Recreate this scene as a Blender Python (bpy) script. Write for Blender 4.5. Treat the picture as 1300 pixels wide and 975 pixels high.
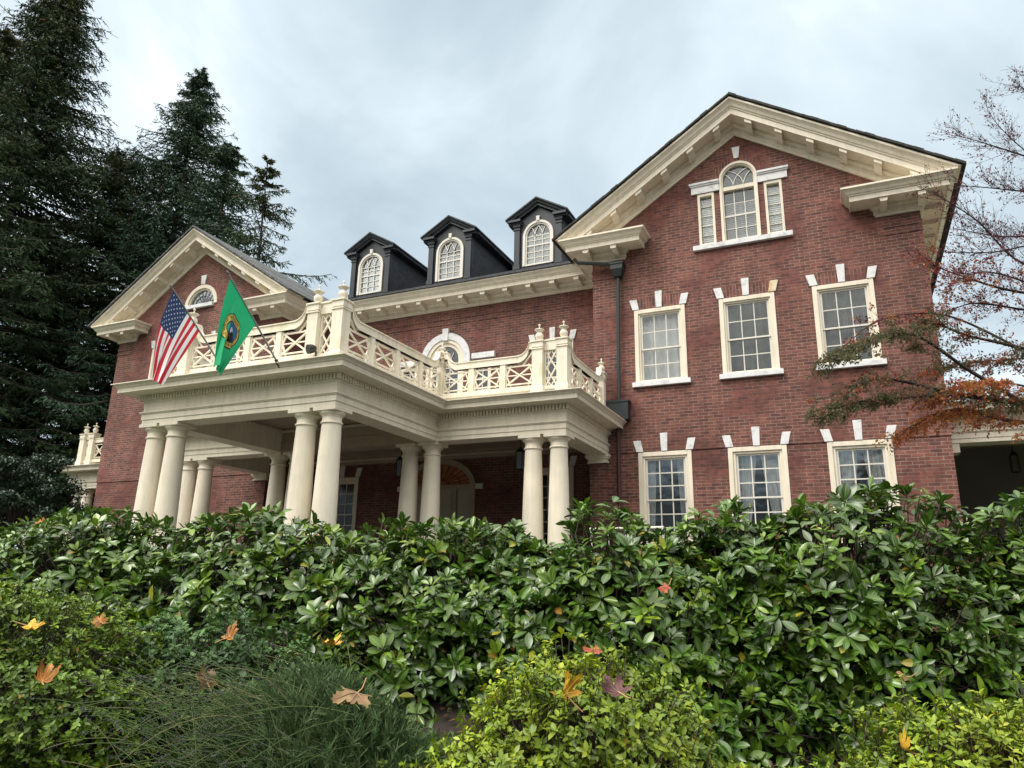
import bpy, bmesh, math, random
import numpy as np
from mathutils import Vector, Matrix
random.seed(7); RNG = np.random.default_rng(11)
R = math.radians; PI = math.pi
for o in list(bpy.data.objects): bpy.data.objects.remove(o)
SC = bpy.context.scene; COL = SC.collection

# ------------------------------------------------------------------ camera
CAM = np.array([1.655, -16.0, -2.0975]); YAW, PITCH, ROLL, FPX = 0.43379, 0.26735, 0.01993, 922.3
def cam_axes():
    cy, sy = math.cos(YAW), math.sin(YAW)
    f = np.array([-sy*math.cos(PITCH), cy*math.cos(PITCH), math.sin(PITCH)])
    r = np.array([cy, sy, 0.]); u = np.cross(r, f)
    c, s = math.cos(ROLL), math.sin(ROLL)
    return c*r+s*u, -s*r+c*u, f
CR, CU, CF = cam_axes()
FW = np.array([-math.sin(YAW), math.cos(YAW), 0.]); RT = np.array([math.cos(YAW), math.sin(YAW), 0.])
cd = bpy.data.cameras.new('camera'); cam = bpy.data.objects.new('camera', cd); COL.objects.link(cam)
cd.sensor_width = 36; cd.lens = FPX/1300*36; cd.clip_start = 0.05; cd.clip_end = 2000
mw = Matrix([[CR[i], CU[i], -CF[i], CAM[i]] for i in range(3)]+[[0, 0, 0, 1]]); cam.matrix_world = mw
SC.camera = cam
def at(u, v, s):                       # a point of the place, s metres ahead, found by sighting
    d = CR*((u-650)/FPX)-CU*((v-487.5)/FPX)+CF
    return CAM+d*(s/float(d@FW))
def st(s, t, z): p = CAM+FW*s+RT*t; return np.array([p[0], p[1], z])

# ------------------------------------------------------------------ world, sun, exposure
SUN_EL, SUN_AZ = 54, -40              # from the front left
W = bpy.data.worlds.new('World'); SC.world = W; W.use_nodes = True
nt = W.node_tree; nt.nodes.clear(); N = nt.nodes.new; LK = nt.links.new
wo = N('ShaderNodeOutputWorld'); sky = N('ShaderNodeTexSky'); sky.sky_type = 'NISHITA'; sky.sun_disc = False
sky.sun_elevation = R(SUN_EL); sky.sun_rotation = R(180+SUN_AZ*-1)
b1 = N('ShaderNodeBackground'); b1.inputs[1].default_value = 0.05; LK(sky.outputs[0], b1.inputs[0])
tc = N('ShaderNodeTexCoord'); sep = N('ShaderNodeSeparateXYZ'); LK(tc.outputs['Generated'], sep.inputs[0])
def wm(op, a, b=None, clamp=False):
    n = N('ShaderNodeMath'); n.operation = op; n.use_clamp = clamp
    for i, q in enumerate((a, b)):
        if q is None: continue
        if hasattr(q, 'links'): LK(q, n.inputs[i])
        else: n.inputs[i].default_value = q
    return n.outputs[0]
zz = wm('ADD', wm('MAXIMUM', sep.outputs[2], 0.0), 0.28)
cx_ = wm('DIVIDE', sep.outputs[0], zz); cy_ = wm('DIVIDE', sep.outputs[1], zz)
cmb = N('ShaderNodeCombineXYZ'); LK(cx_, cmb.inputs[0]); LK(cy_, cmb.inputs[1])
n1 = N('ShaderNodeTexNoise'); n1.inputs['Scale'].default_value = 1.5; n1.inputs['Detail'].default_value = 8; n1.inputs['Roughness'].default_value = 0.52; n1.inputs['Distortion'].default_value = 0.7
LK(cmb.outputs[0], n1.inputs['Vector'])
cr = N('ShaderNodeValToRGB'); LK(n1.outputs[0], cr.inputs[0])
e = cr.color_ramp.elements; e[0].position = 0.36; e[0].color = (0.325, 0.395, 0.445, 1); e[1].position = 0.64; e[1].color = (0.68, 0.75, 0.80, 1)
q = cr.color_ramp.elements.new(0.47); q.color = (0.395, 0.47, 0.52, 1); q = cr.color_ramp.elements.new(0.58); q.color = (0.51, 0.585, 0.635, 1)
# unseen sky overhead and behind the camera is boosted to light the house
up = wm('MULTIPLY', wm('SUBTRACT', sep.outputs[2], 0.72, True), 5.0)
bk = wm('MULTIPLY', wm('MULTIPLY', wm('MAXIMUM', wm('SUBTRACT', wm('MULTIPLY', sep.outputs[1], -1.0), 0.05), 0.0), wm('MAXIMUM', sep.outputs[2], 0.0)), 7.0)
# ... and dimmed low behind the camera, standing in for trees, to darken the porch
lo_ = wm('MULTIPLY', wm('SUBTRACT', sep.outputs[2], 0.10, True), 3.6, True)      # 0 at the horizon, 1 from about 22 degrees up
fr_side = wm('MULTIPLY', wm('MAXIMUM', wm('SUBTRACT', wm('MULTIPLY', sep.outputs[1], -1.0), 0.05), 0.0), 4.0, True)
dim = wm('SUBTRACT', 1.0, wm('MULTIPLY', wm('MULTIPLY', wm('SUBTRACT', 1.0, lo_), fr_side), 0.92))
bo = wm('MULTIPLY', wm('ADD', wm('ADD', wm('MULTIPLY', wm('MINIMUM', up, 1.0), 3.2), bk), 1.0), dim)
wc = N('ShaderNodeMix'); wc.data_type = 'RGBA'; LK(wm('MULTIPLY', wm('SUBTRACT', bo, 1.05, True), 0.9, True), wc.inputs[0]); LK(cr.outputs[0], wc.inputs[6]); wc.inputs[7].default_value = (0.44, 0.415, 0.375, 1)   # the added boost is tinted a warm neutral
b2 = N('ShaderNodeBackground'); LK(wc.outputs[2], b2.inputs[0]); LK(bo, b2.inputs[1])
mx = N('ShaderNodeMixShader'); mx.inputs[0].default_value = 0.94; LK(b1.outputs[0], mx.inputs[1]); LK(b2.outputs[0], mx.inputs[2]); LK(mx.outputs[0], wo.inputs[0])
sl = bpy.data.lights.new('sun', 'SUN'); sl.energy = 1.5; sl.angle = R(25); sl.color = (1, 0.965, 0.91)
so = bpy.data.objects.new('sun', sl); COL.objects.link(so)
sd = Vector((math.sin(R(SUN_AZ))*math.cos(R(SUN_EL)), -math.cos(R(SUN_AZ))*math.cos(R(SUN_EL)), math.sin(R(SUN_EL))))
so.rotation_euler = sd.to_track_quat('Z', 'Y').to_euler()
vs = SC.view_settings; vs.view_transform = 'Standard'; vs.look = 'None'; vs.gamma = 1; vs.exposure = 0.8

# ------------------------------------------------------------------ materials
def mat(name, col, rough=0.6, var=0.0, vscale=3.0, bump=0.0, bscale=40.0, spec=0.5, col2=None, ramp=(0.35, 0.65), streak=0.0):
    m = bpy.data.materials.new(name); m.use_nodes = True; t = m.node_tree; P = t.nodes['Principled BSDF']
    P.inputs['Roughness'].default_value = rough; P.inputs['Specular IOR Level'].default_value = spec
    P.inputs['Base Color'].default_value = (*col, 1)
    tc = t.nodes.new('ShaderNodeTexCoord')
    if var or col2:
        n = t.nodes.new('ShaderNodeTexNoise'); n.inputs['Scale'].default_value = vscale; n.inputs['Detail'].default_value = 6; n.inputs['Roughness'].default_value = 0.6
        t.links.new(tc.outputs['Object'], n.inputs['Vector'])
        r = t.nodes.new('ShaderNodeValToRGB'); t.links.new(n.outputs[0], r.inputs[0])
        c2 = col2 or tuple(min(1, c*(1+var)) for c in col); c1 = col if col2 else tuple(c*(1-var) for c in col)
        r.color_ramp.elements[0].position = ramp[0]; r.color_ramp.elements[0].color = (*c1, 1)
        r.color_ramp.elements[1].position = ramp[1]; r.color_ramp.elements[1].color = (*c2, 1)
        t.links.new(r.outputs[0], P.inputs['Base Color'])
    if streak:
        mp = t.nodes.new('ShaderNodeMapping'); mp.inputs['Scale'].default_value = (9, 9, 0.7); t.links.new(tc.outputs['Object'], mp.inputs[0])
        n = t.nodes.new('ShaderNodeTexNoise'); n.inputs['Scale'].default_value = 1.0; n.inputs['Detail'].default_value = 5; n.inputs['Roughness'].default_value = 0.7; t.links.new(mp.outputs[0], n.inputs['Vector'])
        g = t.nodes.new('ShaderNodeMapRange'); g.inputs[1].default_value = 0.42; g.inputs[2].default_value = 0.70; g.inputs[3].default_value = 1.0; g.inputs[4].default_value = 1.0-streak; t.links.new(n.outputs[0], g.inputs[0])
        v = t.nodes.new('ShaderNodeVectorMath'); v.operation = 'SCALE'; src = P.inputs['Base Color'].links[0].from_socket if P.inputs['Base Color'].links else None
        if src: t.links.new(src, v.inputs[0])
        else: v.inputs[0].default_value = col
        t.links.new(g.outputs[0], v.inputs['Scale']); t.links.new(v.outputs[0], P.inputs['Base Color'])
    if bump:
        n = t.nodes.new('ShaderNodeTexNoise'); n.inputs['Scale'].default_value = bscale; n.inputs['Detail'].default_value = 4
        t.links.new(tc.outputs['Object'], n.inputs['Vector'])
        b = t.nodes.new('ShaderNodeBump'); b.inputs['Strength'].default_value = bump; b.inputs['Distance'].default_value = 0.01
        t.links.new(n.outputs[0], b.inputs['Height']); t.links.new(b.outputs[0], P.inputs['Normal'])
    return m
def brick(name, soldier=False):
    m = bpy.data.materials.new(name); m.use_nodes = True; t = m.node_tree; P = t.nodes['Principled BSDF']; n = t.nodes.new; L = t.links.new
    P.inputs['Roughness'].default_value = 0.85
    tc = n('ShaderNodeTexCoord'); s = n('ShaderNodeSeparateXYZ'); L(tc.outputs['Object'], s.inputs[0])
    a = n('ShaderNodeMath'); a.operation = 'ADD'; L(s.outputs[0], a.inputs[0]); L(s.outputs[1], a.inputs[1])
    c = n('ShaderNodeCombineXYZ')
    nz = n('ShaderNodeTexNoise'); nz.inputs['Scale'].default_value = 5; L(tc.outputs['Object'], nz.inputs['Vector'])   # slightly wandering courses
    w = n('ShaderNodeMath'); w.operation = 'MULTIPLY_ADD'; L(nz.outputs[0], w.inputs[0]); w.inputs[1].default_value = 0.02; L(s.outputs[2], w.inputs[2])
    if soldier: L(w.outputs[0], c.inputs[0]); L(a.outputs[0], c.inputs[1])
    else: L(a.outputs[0], c.inputs[0]); L(w.outputs[0], c.inputs[1])
    def bt(c1, c2, mo, bias=0.0):
        b = n('ShaderNodeTexBrick'); b.offset = 0.5; L(c.outputs[0], b.inputs['Vector'])
        for k, v in (('Scale', 1), ('Mortar Size', 0.0075), ('Mortar Smooth', 0.2), ('Bias', bias), ('Brick Width', 0.26 if soldier else 0.2143), ('Row Height', 0.0714)): b.inputs[k].default_value = v
        b.inputs['Color1'].default_value = (*c1, 1); b.inputs['Color2'].default_value = (*c2, 1); b.inputs['Mortar'].default_value = (*mo, 1)
        return b
    b = bt((0.20, 0.069, 0.049), (0.088, 0.034, 0.028), (0.235, 0.165, 0.135), -0.1)
    lo = n('ShaderNodeTexNoise'); lo.inputs['Scale'].default_value = 0.45; lo.inputs['Detail'].default_value = 5; lo.inputs['Roughness'].default_value = 0.65; L(tc.outputs['Object'], lo.inputs['Vector'])
    r = n('ShaderNodeMapRange'); r.inputs[1].default_value = 0.3; r.inputs[2].default_value = 0.7; r.inputs[3].default_value = 0.72; r.inputs[4].default_value = 1.22; L(lo.outputs[0], r.inputs[0])
    mp = n('ShaderNodeMapping'); mp.inputs['Scale'].default_value = (2.6, 2.6, 0.28); L(tc.outputs['Object'], mp.inputs[0]); wk = n('ShaderNodeTexNoise'); wk.inputs['Scale'].default_value = 1; wk.inputs['Detail'].default_value = 6; wk.inputs['Roughness'].default_value = 0.7; L(mp.outputs[0], wk.inputs['Vector'])
    wr = n('ShaderNodeMapRange'); wr.inputs[1].default_value = 0.35; wr.inputs[2].default_value = 0.72; wr.inputs[3].default_value = 1.12; wr.inputs[4].default_value = 0.72; L(wk.outputs[0], wr.inputs[0])
    hi = n('ShaderNodeTexNoise'); hi.inputs['Scale'].default_value = 9; hi.inputs['Detail'].default_value = 6; L(tc.outputs['Object'], hi.inputs['Vector'])
    r2 = n('ShaderNodeMapRange'); r2.inputs[1].default_value = 0.3; r2.inputs[2].default_value = 0.7; r2.inputs[3].default_value = 0.75; r2.inputs[4].default_value = 1.25; L(hi.outputs[0], r2.inputs[0])
    mu = n('ShaderNodeMath'); mu.operation = 'MULTIPLY'; L(r.outputs[0], mu.inputs[0]); L(r2.outputs[0], mu.inputs[1])
    mu2 = n('ShaderNodeMath'); mu2.operation = 'MULTIPLY'; L(mu.outputs[0], mu2.inputs[0]); L(wr.outputs[0], mu2.inputs[1]); mu = mu2
    vm = n('ShaderNodeVectorMath'); vm.operation = 'SCALE'; L(b.outputs[0], vm.inputs[0]); L(mu.outputs[0], vm.inputs['Scale'])
    # patches where the joints were repointed darker
    ms = n('ShaderNodeTexNoise'); ms.inputs['Scale'].default_value = 0.8; L(tc.outputs['Object'], ms.inputs['Vector'])
    mr = n('ShaderNodeMapRange'); mr.inputs[1].default_value = 0.40; mr.inputs[2].default_value = 0.50; L(ms.outputs[0], mr.inputs[0])
    bd = bt((0.182, 0.060, 0.043), (0.085, 0.031, 0.026), (0.15, 0.072, 0.063), -0.1)
    vm2 = n('ShaderNodeVectorMath'); vm2.operation = 'SCALE'; L(bd.outputs[0], vm2.inputs[0]); L(mu.outputs[0], vm2.inputs['Scale'])
    mi = n('ShaderNodeMix'); mi.data_type = 'RGBA'; L(mr.outputs[0], mi.inputs[0]); L(vm2.outputs[0], mi.inputs[6]); L(vm.outputs[0], mi.inputs[7]); L(mi.outputs[2], P.inputs['Base Color'])
    bp_ = n('ShaderNodeBump'); bp_.inputs['Strength'].default_value = 0.6; bp_.inputs['Distance'].default_value = 0.008; bp_.invert = True
    L(b.outputs[1], bp_.inputs['Height']); L(bp_.outputs[0], P.inputs['Normal'])
    return m
def slates(name, c1, c2, mo, rough=.6):
    m = mat(name, c1, rough); t = m.node_tree; P = t.nodes['Principled BSDF']; n = t.nodes.new; L = t.links.new
    tc = n('ShaderNodeTexCoord'); s = n('ShaderNodeSeparateXYZ'); L(tc.outputs['Object'], s.inputs[0]); a = n('ShaderNodeMath'); a.operation = 'ADD'; L(s.outputs[0], a.inputs[0]); L(s.outputs[1], a.inputs[1])
    c = n('ShaderNodeCombineXYZ'); L(a.outputs[0], c.inputs[0]); L(s.outputs[2], c.inputs[1]); b = n('ShaderNodeTexBrick'); b.offset = .5; L(c.outputs[0], b.inputs['Vector'])
    for k, v in (('Scale', 1), ('Mortar Size', 0.006), ('Mortar Smooth', 0.3), ('Brick Width', 0.19), ('Row Height', 0.10)): b.inputs[k].default_value = v
    b.inputs['Color1'].default_value = (*c1, 1); b.inputs['Color2'].default_value = (*c2, 1); b.inputs['Mortar'].default_value = (*mo, 1); L(b.outputs[0], P.inputs['Base Color'])
    bp_ = n('ShaderNodeBump'); bp_.inputs['Strength'].default_value = 0.8; bp_.inputs['Distance'].default_value = 0.012; bp_.invert = True; L(b.outputs[1], bp_.inputs['Height']); L(bp_.outputs[0], P.inputs['Normal'])
    return m
def glassmat(name, fac=0.2, tint=(0.8, 0.85, 0.87)):
    m = bpy.data.materials.new(name); m.use_nodes = True; t = m.node_tree; t.nodes.remove(t.nodes['Principled BSDF']); n = t.nodes.new; L = t.links.new
    o = t.nodes['Material Output']; g = n('ShaderNodeBsdfGlossy'); g.inputs['Roughness'].default_value = 0.03; g.inputs[0].default_value = (*tint, 1)
    tr = n('ShaderNodeBsdfTransparent'); tr.inputs[0].default_value = (0.95, 0.96, 0.96, 1)
    lw = n('ShaderNodeLayerWeight'); lw.inputs[0].default_value = 0.35
    mr = n('ShaderNodeMapRange'); mr.inputs[3].default_value = fac; mr.inputs[4].default_value = 0.5; L(lw.outputs[0], mr.inputs[0])
    nz = n('ShaderNodeTexNoise'); nz.inputs['Scale'].default_value = 2.2; tc = n('ShaderNodeTexCoord'); L(tc.outputs['Object'], nz.inputs['Vector'])
    b = n('ShaderNodeBump'); b.inputs['Strength'].default_value = 0.35; b.inputs['Distance'].default_value = 0.03; L(nz.outputs[0], b.inputs['Height']); L(b.outputs[0], g.inputs['Normal'])
    x = n('ShaderNodeMixShader'); L(mr.outputs[0], x.inputs[0]); L(tr.outputs[0], x.inputs[1]); L(g.outputs[0], x.inputs[2]); L(x.outputs[0], o.inputs[0])
    return m
def leafmat(name, ramp, rough=0.35, spec=0.5, trans=0.15, rib=0.0, noise=0.0, coat=0.0):
    # ramp over the per-leaf random attribute; rib = paler midrib
    m = bpy.data.materials.new(name); m.use_nodes = True; t = m.node_tree; P = t.nodes['Principled BSDF']; n = t.nodes.new; L = t.links.new
    a = n('ShaderNodeAttribute'); a.attribute_name = 'rnd'
    r = n('ShaderNodeValToRGB'); L(a.outputs['Fac'], r.inputs[0]); el = r.color_ramp.elements
    el[0].position = ramp[0][0]; el[0].color = (*ramp[0][1], 1); el[1].position = ramp[-1][0]; el[1].color = (*ramp[-1][1], 1)
    for p_, c_ in ramp[1:-1]: q = el.new(p_); q.color = (*c_, 1)
    out = r.outputs[0]
    if rib:
        c = n('ShaderNodeAttribute'); c.attribute_name = 'cross'
        mr = n('ShaderNodeMapRange'); mr.inputs[1].default_value = 0.05; mr.inputs[2].default_value = 0.16; mr.inputs[3].default_value = rib; mr.inputs[4].default_value = 0.0
        L(c.outputs['Fac'], mr.inputs[0])
        mi = n('ShaderNodeMix'); mi.data_type = 'RGBA'; L(mr.outputs[0], mi.inputs[0]); L(out, mi.inputs[6]); mi.inputs[7].default_value = (0.34, 0.42, 0.16, 1); out = mi.outputs[2]
    if noise:
        tc = n('ShaderNodeTexCoord'); z = n('ShaderNodeTexNoise'); z.inputs['Scale'].default_value = noise; z.inputs['Detail'].default_value = 3; L(tc.outputs['Object'], z.inputs['Vector'])
        mr = n('ShaderNodeMapRange'); mr.inputs[1].default_value = 0.3; mr.inputs[2].default_value = 0.7; mr.inputs[3].default_value = 0.65; mr.inputs[4].default_value = 1.35; L(z.outputs[0], mr.inputs[0])
        v = n('ShaderNodeVectorMath'); v.operation = 'SCALE'; L(out, v.inputs[0]); L(mr.outputs[0], v.inputs['Scale']); out = v.outputs[0]
    L(out, P.inputs['Base Color']); P.inputs['Roughness'].default_value = rough; P.inputs['Specular IOR Level'].default_value = spec
    if coat: P.inputs['Coat Weight'].default_value = coat; P.inputs['Coat Roughness'].default_value = 0.22
    if trans:
        tb = n('ShaderNodeBsdfTranslucent'); L(out, tb.inputs[0]); mx = n('ShaderNodeMixShader'); mx.inputs[0].default_value = trans
        o = t.nodes['Material Output']; L(P.outputs[0], mx.inputs[1]); L(tb.outputs[0], mx.inputs[2]); L(mx.outputs[0], o.inputs[0])
    return m
M = dict(
 brick=brick('red_brick'), soldier=brick('soldier_brick', True),
 cream=mat('cream_paint', (0.76, 0.69, 0.555), 0.55, 0.06, 1.6, 0.15, 60, streak=.16), cream_shaded=mat('shaded_cream_paint', (0.36, 0.29, 0.22), 0.6, 0.1, 2),  # second is the same cream with the porch's shadow put into its colour
 pier=mat('weathered_cream_paint', (0.76, 0.70, 0.575), 0.6, 0, 2.3, 0.15, 60, col2=(0.56, 0.54, 0.36), ramp=(0.54, 0.78), streak=.22),
 white=mat('white_sash_paint', (0.66, 0.63, 0.56), 0.5), marble=mat('white_marble', (0.68, 0.685, 0.68), 0.6, 0, 7, 0.1, 50, col2=(0.42, 0.43, 0.44), ramp=(0.5, 0.72)),
 ochre=mat('stained_marble', (0.66, 0.60, 0.45), 0.6, 0, 5, col2=(0.55, 0.36, 0.16), ramp=(0.45, 0.65)),
 navy=mat('charcoal_paint', (0.014, 0.019, 0.026), 0.42, 0.25, 3), slate=slates('dark_slate', (0.016, 0.018, 0.023), (0.036, 0.040, 0.048), (0.006, 0.007, 0.009)),
 shingle=slates('grey_shingle', (0.07, 0.075, 0.078), (0.13, 0.135, 0.135), (0.03, 0.03, 0.03), .8), edge=mat('mossy_roof_edge', (0.035, 0.035, 0.03), 0.9, 0.4, 12),
 black=mat('black_iron', (0.012, 0.014, 0.014), 0.4), pipe=mat('dark_green_downpipe', (0.018, 0.026, 0.024), 0.45), redpipe=mat('brown_red_downpipe', (0.045, 0.013, 0.013), 0.5),
 glass=glassmat('window_glass', 0.025), glassg=glassmat('reflecting_window_glass', 0.13), glassd=glassmat('dark_window_glass', 0.05), curtain=mat('white_curtain', (0.62, 0.63, 0.62), 0.9), shutter=mat('white_shutter_paint', (0.62, 0.62, 0.59), 0.6), came=mat('dark_glazing_bar', (0.12, 0.12, 0.13), 0.5), drive=mat('driveway_asphalt', (0.06, 0.056, 0.053), 0.9, 0.2, 4), curtg=mat('grey_curtain', (0.10, 0.105, 0.105), 0.9),
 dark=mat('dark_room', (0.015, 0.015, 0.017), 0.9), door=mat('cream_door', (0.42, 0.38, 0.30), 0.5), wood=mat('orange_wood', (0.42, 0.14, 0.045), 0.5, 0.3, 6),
 soil=mat('soil', (0.018, 0.012, 0.009), 0.95, 0.5, 9, 0.8, 20), grass=mat('lawn', (0.05, 0.085, 0.025), 0.9, 0.3, 3), stone=mat('porch_floor_stone', (0.15, 0.14, 0.13), 0.8, 0.15, 3),
 lead=mat('lead_flashing', (0.16, 0.17, 0.17), 0.5, 0.3, 4),
)

# ------------------------------------------------------------------ object helpers
WL = {}
def setp(o, label=None, cat=None, group=None, kind=None):
    for k, v in (('label', label), ('category', cat), ('group', group), ('kind', kind)):
        if v: o[k] = v
    return o
def empty(name, loc, parent=None):
    o = bpy.data.objects.new(name, None); COL.objects.link(o); o.empty_display_size = 0.2
    WL[o.name] = Vector(loc)
    if parent: o.parent = parent; o.location = Vector(loc)-WL[parent.name]
    else: o.location = loc
    return o
class MB:
    def __init__(s): s.v = []; s.f = []; s.m = []; s.cm = 0; s.smooth = False
    def add(s, vs, fs):
        b = len(s.v); s.v += [tuple(map(float, p)) for p in vs]; s.f += [tuple(i+b for i in f) for f in fs]; s.m += [s.cm]*len(fs); return s
    def box(s, x0, x1, y0, y1, z0, z1):
        return s.add([(x, y, z) for z in (z0, z1) for y in (y0, y1) for x in (x0, x1)], [(0, 2, 3, 1), (4, 5, 7, 6), (0, 1, 5, 4), (2, 6, 7, 3), (0, 4, 6, 2), (1, 3, 7, 5)])
    def hexa(s, b, t):      # bottom 4 pts, top 4 pts, same order
        return s.add(list(b)+list(t), [(3, 2, 1, 0), (4, 5, 6, 7)]+[(i, (i+1) % 4, 4+(i+1) % 4, 4+i) for i in range(4)])
    def prism(s, poly, fn, d0, d1):   # poly: list of (a,b); fn(a,b,d)->xyz
        n = len(poly); vs = [fn(a, b, d0) for a, b in poly]+[fn(a, b, d1) for a, b in poly]
        return s.add(vs, [tuple(range(n-1, -1, -1)), tuple(range(n, 2*n))]+[(i, (i+1) % n, n+(i+1) % n, n+i) for i in range(n)])
    def strip(s, outer, inner, fn, d0, d1):   # ring-like strip between two polylines of equal length
        n = len(outer); vs = [fn(a, b, d) for d in (d0, d1) for a, b in list(outer)+list(inner)]; fs = []
        for i in range(n-1):
            o0, o1, i0, i1 = i, i+1, n+i, n+i+1; k = 2*n
            fs += [(o0, o1, i1, i0), (k+o0, k+i0, k+i1, k+o1), (o0, k+o0, k+o1, o1), (i0, i1, k+i1, k+i0)]
        k = 2*n; fs += [(0, n, k+n, k), (n-1, k+n-1, k+2*n-1, 2*n-1)]
        return s.add(vs, fs)
    def sweep(s, prof, path, fn, closed=False):
        # prof: closed loop of (a,b); path: 2D polyline; a is offset to the right of travel; fn(p,q,b)->xyz
        n = len(path); P = [np.array(p, float) for p in path]; ms = []
        for i in range(n):
            d0 = P[i]-P[i-1] if (i > 0 or closed) else None
            d1 = P[(i+1) % n]-P[i] if (i < n-1 or closed) else None
            ns = [np.array([d[1], -d[0]])/np.linalg.norm(d) for d in (d0, d1) if d is not None]
            mvec = sum(ns); mvec = mvec/float(mvec@mvec)*len(ns) if len(ns) == 2 else ns[0]
            if len(ns) == 2: mvec = (ns[0]+ns[1])/(1+float(ns[0]@ns[1]))
            ms.append(mvec)
        k = len(prof); vs = [fn(*(P[i]+ms[i]*a), b) for i in range(n) for a, b in prof]; fs = []
        for i in range(n if closed else n-1):
            j = (i+1) % n
            for q in range(k): fs.append((i*k+q, i*k+(q+1) % k, j*k+(q+1) % k, j*k+q))
        if not closed: fs += [tuple(range(k-1, -1, -1)), tuple(range((n-1)*k, n*k))]
        return s.add(vs, fs)
    def lathe(s, c, prof, n=24, axis='z', tilt=None):
        vs = []; k = len(prof)
        for i in range(n):
            a = 2*PI*i/n
            for r, z in prof: vs.append((c[0]+r*math.cos(a), c[1]+r*math.sin(a), c[2]+z))
        fs = [(i*k+q, ((i+1) % n)*k+q, ((i+1) % n)*k+q+1, i*k+q+1) for i in range(n) for q in range(k-1)]
        fs += [tuple(i*k for i in range(n-1, -1, -1)), tuple(i*k+k-1 for i in range(n))]
        s.smooth = True; return s.add(vs, fs)
    def tube(s, pts, rad, n=8):
        pts = [np.array(p, float) for p in pts]; rad = rad if hasattr(rad, '__len__') else [rad]*len(pts); vs = []; m = len(pts)
        for i, p in enumerate(pts):
            d = pts[min(i+1, m-1)]-pts[max(i-1, 0)]; d /= np.linalg.norm(d)+1e-9
            h = np.array([0, 0, 1.]) if abs(d[2]) < 0.9 else np.array([1., 0, 0]); u = np.cross(d, h); u /= np.linalg.norm(u); w = np.cross(d, u)
            vs += [p+rad[i]*(math.cos(2*PI*k/n)*u+math.sin(2*PI*k/n)*w) for k in range(n)]
        fs = [(i*n+k, i*n+(k+1) % n, (i+1)*n+(k+1) % n, (i+1)*n+k) for i in range(m-1) for k in range(n)]
        fs += [tuple(range(n-1, -1, -1)), tuple(range((m-1)*n, m*n))]; s.smooth = True
        return s.add(vs, fs)
    def build(s, name, mats, parent=None, loc=None, kind=None, bevel=0, local=False):
        me = bpy.data.meshes.new(name); L = Vector(loc) if loc is not None else (WL[parent.name] if parent else Vector((0, 0, 0)))
        me.from_pydata(s.v, [], s.f)
        for m_ in (mats if isinstance(mats, (list, tuple)) else [mats]): me.materials.append(m_)
        if any(s.m): me.polygons.foreach_set('material_index', s.m)
        bm = bmesh.new(); bm.from_mesh(me); bmesh.ops.recalc_face_normals(bm, faces=bm.faces)
        if bevel: bmesh.ops.bevel(bm, geom=[e for e in bm.edges if len(e.link_faces) == 2 and e.calc_face_angle(0) > 0.6], offset=bevel, segments=1, affect='EDGES')
        if s.smooth:
            for f in bm.faces: f.smooth = True
            for e in bm.edges:
                if len(e.link_faces) == 2 and e.calc_face_angle(0) > 0.6: e.smooth = False
        bm.to_mesh(me); bm.free()
        o = bpy.data.objects.new(name, me); COL.objects.link(o)
        if parent: o.parent = parent; WL[o.name] = Vector((0, 0, 0)); o.location = -WL[parent.name]
        else:
            if loc is not None: me.transform(Matrix.Translation(-L)); o.location = L; WL[o.name] = L
            else: WL[o.name] = Vector((0, 0, 0))
        if kind: o['kind'] = kind
        return o
FR = lambda a, b, d: (a, d, b)      # front plane drawing: (x, z) at depth y
def arc(cx, cz, rx, rz, a0, a1, n): return [(cx+rx*math.cos(R(a0+(a1-a0)*i/n)), cz+rz*math.sin(R(a0+(a1-a0)*i/n))) for i in range(n+1)]
def cut(o, cutters):
    for mbc in cutters:
        me = bpy.data.meshes.new('c'); me.from_pydata(mbc.v, [], mbc.f); bm = bmesh.new(); bm.from_mesh(me); bmesh.ops.recalc_face_normals(bm, faces=bm.faces); bm.to_mesh(me); bm.free()
        c = bpy.data.objects.new('c', me); COL.objects.link(c)
        c.parent = o.parent; c.location = o.location
        md = o.modifiers.new('b', 'BOOLEAN'); md.object = c; md.operation = 'DIFFERENCE'; md.solver = 'EXACT'
        dg = bpy.context.evaluated_depsgraph_get(); dg.update(); nm = bpy.data.meshes.new_from_object(o.evaluated_get(dg)); o.modifiers.clear()
        old = o.data; o.data = nm; nm.name = old.name; bpy.data.meshes.remove(old); bpy.data.objects.remove(c)
def nmesh(name, V, F, mats, parent=None, loc=(0, 0, 0), attrs=None, smooth=True, mi=None):
    # fast mesh from numpy quads; V in world coordinates
    me = bpy.data.meshes.new(name); L = np.array(WL[parent.name]) if parent else np.array(loc, float)
    V = V-L; me.vertices.add(len(V)); me.vertices.foreach_set('co', V.astype(np.float32).ravel())
    k = F.shape[1]; me.loops.add(F.size); me.loops.foreach_set('vertex_index', F.astype(np.int32).ravel())
    me.polygons.add(len(F)); me.polygons.foreach_set('loop_start', np.arange(0, F.size, k, dtype=np.int32)); me.polygons.foreach_set('loop_total', np.full(len(F), k, np.int32))
    for m_ in (mats if isinstance(mats, (list, tuple)) else [mats]): me.materials.append(m_)
    if mi is not None: me.polygons.foreach_set('material_index', mi.astype(np.int32))
    me.update(calc_edges=True); me.polygons.foreach_set('use_smooth', np.full(len(F), smooth))
    for k_, a in (attrs or {}).items():
        at_ = me.attributes.new(k_, 'FLOAT', 'POINT'); at_.data.foreach_set('value', a.astype(np.float32))
    o = bpy.data.objects.new(name, me); COL.objects.link(o)
    if parent: o.parent = parent; WL[o.name] = Vector(L)
    else: o.location = loc; WL[o.name] = Vector(loc)
    return o
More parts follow.
